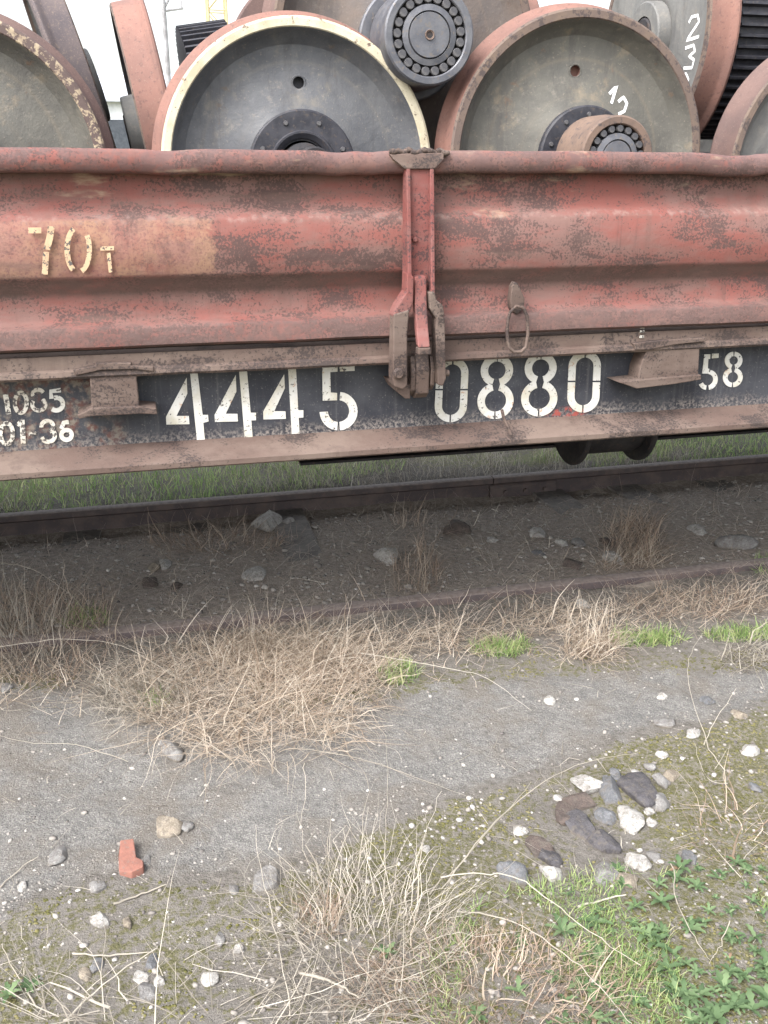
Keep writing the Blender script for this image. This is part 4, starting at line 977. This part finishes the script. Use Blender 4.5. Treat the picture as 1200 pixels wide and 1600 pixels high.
clump(990, 840, 48, 38, 420, .26, 'straw_brown', 'rusty brown upright grass clump between the rails', D, 1.6, (.2,1.1), (.2,1.2), .0034)
clump(985, 880, 55, 14, 200, .20, 'straw', 'blond grass spilling to the near rail from the brown upright clump', D, .9, (.4,1.1), (.3,1.2), .0032)
clump(650, 890, 40, 40, 200, .20, 'straw_brown', 'thin brown grass between the rails beside the pale upright stone', None, 1, (.0,.8), (.3,1.3), .0026)
clump(640, 800, 30, 12, 70, .18, 'straw_brown', 'wiry grass at the far rail under the latch', None, 1, (.0,.6), (.2,1.2), .0024)
clump(920, 1015, 45, 20, 420, .22, 'straw', 'pale spiky straw tuft spreading over the path edge between green patches', D, 1.2, (.4,1.2), (.4,1.1), .0034)
clump(720, 1000, 100, 24, 260, .24, 'straw', 'loose straw beside the near rail left of the green patches', D+.2, 1.4, (.8,1.5), (.0,.7), .0030)
clump(1090, 950, 130, 22, 420, .22, 'straw_brown', 'brown dry grass along the near rail above the green patches', D+.3, 1.4, (.6,1.4), (.1,.9), .0028)
clump(880, 972, 100, 18, 260, .22, 'straw', 'pale straw lying along the near rail beside a white stone', D+.5, 1.4, (.8,1.5), (.0,.7), .0030)
clump(1170, 1030, 50, 22, 220, .18, 'straw_grey', 'greyish dry grass at the end of the path', D, 1.3, (.4,1.2), (.3,1.0), .0028)
clump(560, 1470, 145, 100, 560, .30, 'straw_grey', 'bleached tangle of dry weed stems in the foreground moss', None, 1, (.5,1.4), (.0,.7), .0021, .6)
clump(500, 1440, 30, 30, 130, .11, 'straw_brown', 'ginger dry flower head standing in the bleached tangle', None, 1, (.1,1.0), (.3,1.4), .0026, .6)
clump(330, 1592, 290, 28, 100, .34, 'straw_grey', 'grey straw stalks strewn flat across the foreground moss', None, 1, (1.0,1.5), (.0,.3), .0030, .12)
clump(770, 1540, 230, 70, 800, .13, 'straw_brown', 'low brown dead grass in the foreground between tangle and green weeds', None, 1, (.3,1.2), (.3,1.2), .0024, .4)
clump(1150, 1300, 70, 40, 60, .20, 'straw_brown', 'withered brown grass at the edge of the gravel right of the rock pile', None, 1, (.5,1.3), (.2,.9), .0026)
# loose straw strewn along the near rail and between the rails: uncountable
n = 3400; X_ = rng.uniform(-1.1, 3.6, n); Y_ = rng.normal(-.30, .13, n); P = np.stack([X_, Y_, height(X_, Y_)+.002], 1)
grass('strewn_straw', P, rng.uniform(0, 6.28, n), rng.uniform(.05, .22, n), rng.uniform(.9, 1.5, n), rng.uniform(0, .6, n), rng.uniform(.0016, .0034, n), 'straw', 'loose dry straw strewn along the near rail', 'straw', None, 'stuff', segs=4)
n = 3600; X_ = rng.uniform(-1.2, 4.4, n); Y_ = rng.uniform(.05, 1.5, n); P = np.stack([X_, Y_, height(X_, Y_)+.002], 1)
grass('track_straw', P, rng.uniform(0, 6.28, n), rng.uniform(.04, .2, n), rng.uniform(1.0, 1.5, n), rng.uniform(0, .5, n), rng.uniform(.0014, .003, n), 'straw', 'thin dead straw on the soil between the rails', 'straw', None, 'stuff', segs=4)
n = 1100; X_ = rng.uniform(-1.1, 2.4, n); Y_ = rng.uniform(-2.5, -.8, n); P = np.stack([X_, Y_, height(X_, Y_)+.003], 1); k = np.random.default_rng(3).random(n) < np.clip(.25+(-.9-Y_)*.5, .15, 1); P = P[k]; n = len(P)
grass('scattered_stems', P, rng.uniform(0, 6.28, n), rng.uniform(.03, .16, n), rng.uniform(1.2, 1.55, n), rng.uniform(0, .3, n), rng.uniform(.0012, .0028, n), 'straw_grey', 'thin broken stems scattered on path and moss', 'straw', None, 'stuff', segs=4, wob=.12)
# field beyond the far rail
n = 42000; X_ = rng.uniform(-2.2, 6.5, n); Y_ = 1.72+rng.random(n)**1.3*4.5; P = np.stack([X_, Y_, height(X_, Y_)-.003], 1); nn = vnoise(X_, Y_*1.6, .9, 61, 3)+np.where(Y_ < 2.1, -.08, .06)
kg = nn > -.06
grass('field_grass', P[kg], rng.uniform(0, 6.28, kg.sum()), rng.uniform(.04, .11, kg.sum()), rng.uniform(.1, .8, kg.sum()), rng.uniform(.1, .9, kg.sum()), rng.uniform(.003, .006, kg.sum()), 'green_blade', 'green grass of the field beyond the far rail', 'grass', None, 'stuff', segs=3)
kd = (nn <= .06) & (rng.random(n) < .8)
grass('field_straw', P[kd], rng.uniform(0, 6.28, kd.sum()), rng.uniform(.06, .2, kd.sum()), rng.uniform(.1, 1.2, kd.sum()), rng.uniform(.2, 1.2, kd.sum()), rng.uniform(.002, .005, kd.sum()), 'straw_grey', 'pale dead grass mixed into the field beyond the far rail', 'grass', None, 'stuff', segs=4)
# green grass patches by the path
for px, py, rx, ry, n, lab in ((785,1015,48,14,500,'fresh green grass patch left of the pale spiky tuft'), (1010,1000,62,12,520,'fresh green grass strip right of the pale spiky tuft'), (1160,996,60,10,420,'fresh green grass strip at the end of the path'),
        (622,1055,32,18,260,'small bright green tuft at the edge of the big straw clump'), (244,1098,18,14,110,'tiny green tuft poking through the bleached straw'), (1190,890,22,14,150,'green tuft by the near rail in brown grass'), (130,965,40,22,160,'dull green shoots inside the brown bramble')):
    P, a, r_, c_ = spot(n, px, py, rx, ry, .6)
    grass('green_grass_patch', P, rng.uniform(0, 6.28, n), rng.uniform(.03, .075, n), rng.uniform(.2, 1.1, n), rng.uniform(.1, .9, n), rng.uniform(.003, .006, n), 'green_blade', lab, 'grass', 'green grass patches', segs=3)
# short green grass in the foreground right
n = 6000; P, a, r_, c_ = spot(n, 980, 1510, 320, 150, .6); k = (vnoise(P[:, 0], P[:, 1], 3.6, 71) > .02); P = P[k]; n = len(P)
grass('short_grass', P, rng.uniform(0, 6.28, n), rng.uniform(.02, .06, n), rng.uniform(.3, 1.2, n), rng.uniform(.1, .8, n), rng.uniform(.0018, .0036, n), 'green_blade', 'short green grass among the weeds below the rock pile', 'grass', None, 'stuff', segs=3)
# leafy weeds: rosettes of lobed leaves
def weed(px, py, rad, leaves, label, group):
    x, y = gnd(px, py); z = hz(x, y); t = thing('green_weed', label, 'weed', (x, y, z), group)
    for k in range(leaves):
        a = 2*math.pi*(k+rnd.uniform(-.3, .3))/leaves; L = rad*rnd.uniform(.6, 1.1); up_ = rnd.uniform(.15, .6); mb = MB(); pts = []
        for s in range(7):
            f_ = s/6; r_ = L*f_; zz = .006+L*up_*math.sin(f_*2.2)*.7; wd = L*.17*(math.sin(math.pi*min(1, .12+f_*.88))**.7)*(1.25 if s % 2 else .7)
            c_ = Vector((math.cos(a)*r_, math.sin(a)*r_, zz)); sd_ = Vector((-math.sin(a), math.cos(a), 0))*wd
            pts += [c_-sd_+Vector((0,0,wd*.35)), c_, c_+sd_+Vector((0,0,wd*.35))]
        mb.add(pts, [(s*3+j, s*3+j+1, s*3+j+4, s*3+j+3) for s in range(6) for j in range(2)])
        o = mb.build('leaf', M['weed_leaf'], t, 80); at = o.data.attributes.new('tint', 'FLOAT', 'POINT'); tv = min(.66, max(0, rnd.gauss(.38, .18))) if rnd.random() > .02 else 1.0
        at.data.foreach_set('value', [tv]*len(o.data.vertices))
WG = 'green weeds below the rock pile'
wr = random.Random(5); cnt = 0
while cnt < 150:
    px, py = wr.uniform(800, 1215), wr.uniform(1345, 1605)
    if px < 860 and py < 1440: continue
    if px < 960 and py < 1395: continue
    if px < 900+ (1480-py)*.4 and wr.random() < .6: continue
    weed(px, py, wr.choice((.012,.018,.026,.04))*wr.uniform(.8,1.3), wr.randint(4, 9), 'low leafy green weed in the green patch below the rock pile', WG); cnt += 1
for px, py, lab in ((745,1585,'lone leafy weed in the low brown dead grass'), (45,1545,'small leafy weed under straw on the moss'), (15,1560,'leafy weed at the straw by the moss edge'), (605,1490,'leafy weed inside the bleached tangle')):
    weed(px, py, .035, 7, lab, 'lone weeds')
# long dry stalks, each its own
def stalk(pts, hs_, r, label, twigs=(), mat='straw_grey'):
    P3 = []
    for (px, py), h in zip(pts, hs_):
        x, y = gnd(px, py, -.05+h); P3.append(Vector((x, y, max(hz(x, y)+.003, -.05+h))))
    fine = []
    for k in range(len(P3)-1):
        p0, p1, p2, p3 = P3[max(k-1,0)], P3[k], P3[k+1], P3[min(k+2, len(P3)-1)]
        for j in range(5):
            u = j/5; fine.append(.5*((2*p1)+(p2-p0)*u+(2*p0-5*p1+4*p2-p3)*u*u+(-p0+3*p1-3*p2+p3)*u**3))
    fine.append(P3[-1]); n_ = len(fine); mb = MB(); fine = [p+Vector((rnd.gauss(0,.0022), rnd.gauss(0,.0022), abs(rnd.gauss(0,.0015)))) for p in fine]; mb.tube(fine, [r*.82*(1-.6*k/(n_-1))*rnd.uniform(.85,1.15) for k in range(n_)], 6)
    o = mb.build('dry_stalk', M[mat], None, 60); at = o.data.attributes.new('tint', 'FLOAT', 'POINT'); at.data.foreach_set('value', [rnd.uniform(.5, .95)]*len(o.data.vertices))
    return tag(o, label, 'stalk', 'long dry stalks')
for pts, hs_, r, lab in [
  ([(1130,1205),(1105,1160),(1078,1080),(1077,1030),(1098,990)], [0,.02,.05,.08,.10], .0022, 'tall bent stalk rising over the end of the path'),
  ([(1100,1165),(1120,1120),(1152,1075)], [.01,.05,.09], .0020, 'short stalk crossing the tall bent stalk'),
  ([(1135,1225),(1105,1215),(1082,1160)], [0,.03,.05], .0016, 'thin curved stalk beside the tall bent stalk'),
  ([(690,1390),(760,1300),(850,1222),(930,1188),(995,1178)], [0,.06,.08,.06,.03], .0024, 'long arching stalk reaching over the rock pile'),
  ([(700,1370),(790,1270),(830,1222)], [0,.05,.07], .0018, 'straight stalk beside the long arching stalk'),
  ([(690,1370),(740,1365),(800,1370),(850,1400),(920,1455),(1000,1510)], [.02,.05,.07,.07,.06,.03], .0022, 'long arching stalk hanging over the green weeds'),
  ([(720,1425),(800,1440),(880,1490),(940,1545),(985,1600)], [.01,.04,.06,.05,.02], .0022, 'long stalk leaning over the low brown dead grass'),
  ([(1050,1350),(1058,1410),(1085,1465),(1110,1500)], [.06,.05,.03,.0], .0020, 'pale stalk standing in the green weeds'),
  ([(1142,1440),(1125,1475),(1110,1505)], [.06,.03,0], .0018, 'side branch joining the pale stalk in the weeds'),
  ([(900,1420),(935,1408),(978,1398)], [.0,.006,.012], .0045, 'thick short twig on the grass below the speckled stone'),
  ([(180,1418),(220,1400),(258,1383)], [0,.004,.008], .0042, 'brown twig lying on the moss below the brick piece'),
  ([(112,1492),(170,1493),(232,1489)], [.01,.012,.01], .0030, 'pale straw stem lying flat on the moss'),
  ([(100,1600),(160,1540),(245,1480)], [0,.02,.03], .0028, 'slanting straw stem over the bluish grey stone'),
  ([(60,1578),(30,1530),(0,1475)], [0,.01,.02], .0028, 'straw stem sloping across the moss edge'),
  ([(0,1390),(30,1360),(62,1336)], [.0,.01,.02], .0026, 'thin stem on the gravel by the white pebble'),
  ([(455,1590),(440,1500),(425,1430),(408,1360),(400,1290)], [0,.05,.10,.14,.18], .0018, 'tall thin stem standing beside the large flat faced stone'),
  ([(610,1480),(600,1400),(602,1330),(606,1240),(604,1160)], [0,.07,.12,.18,.24], .0016, 'very tall thin stem rising from the bleached tangle'),
  ([(640,1440),(645,1390),(655,1330),(690,1235)], [0,.05,.10,.18], .0016, 'leaning thin stem from the bleached tangle towards the path'),
  ([(470,1520),(520,1535),(560,1560)], [.05,.04,.03], .0050, 'flat pale split stem lying in the bleached tangle'),
  ([(0,880),(50,890),(110,930),(155,985)], [.28,.27,.22,.16], .0020, 'long arching stem over the brown bramble'),
  ([(0,1010),(100,1000),(190,1010),(280,1060)], [.10,.14,.14,.08], .0018, 'thin stem arching from bramble to bleached straw'),
  ([(0,860),(15,930),(40,1000)], [.32,.22,.12], .0018, 'upright stem in the brown bramble'),
  ([(430,990),(432,940),(455,905),(510,912)], [0,.08,.12,.10], .0015, 'curled thin stem by the buried near rail'),
  ([(605,1010),(608,900),(600,800)], [0,.10,.20], .0012, 'hair thin upright stem by the near rail below the latch'),
  ([(660,960),(672,890),(668,800)], [0,.08,.17], .0012, 'hair thin stem beside the pale upright stone'),
  ([(1135,900),(1115,860),(1080,830)], [0,.04,.05], .0014, 'thin stem bending to the pale round stone'),
  ([(560,1020),(700,1045),(760,1060),(830,1110)], [.08,.09,.06,.01], .0016, 'stem stretching from the big clump over the path'),
  ([(470,1170),(560,1185),(650,1215),(730,1245)], [.03,.02,.01,.0], .0016, 'stem lying across the path from the big clump'),
  ([(200,1190),(120,1165),(40,1160),(0,1150)], [.03,.03,.02,.01], .0016, 'pale stem lying on the path from the bleached tuft')]:
    stalk(pts, hs_, r, lab)
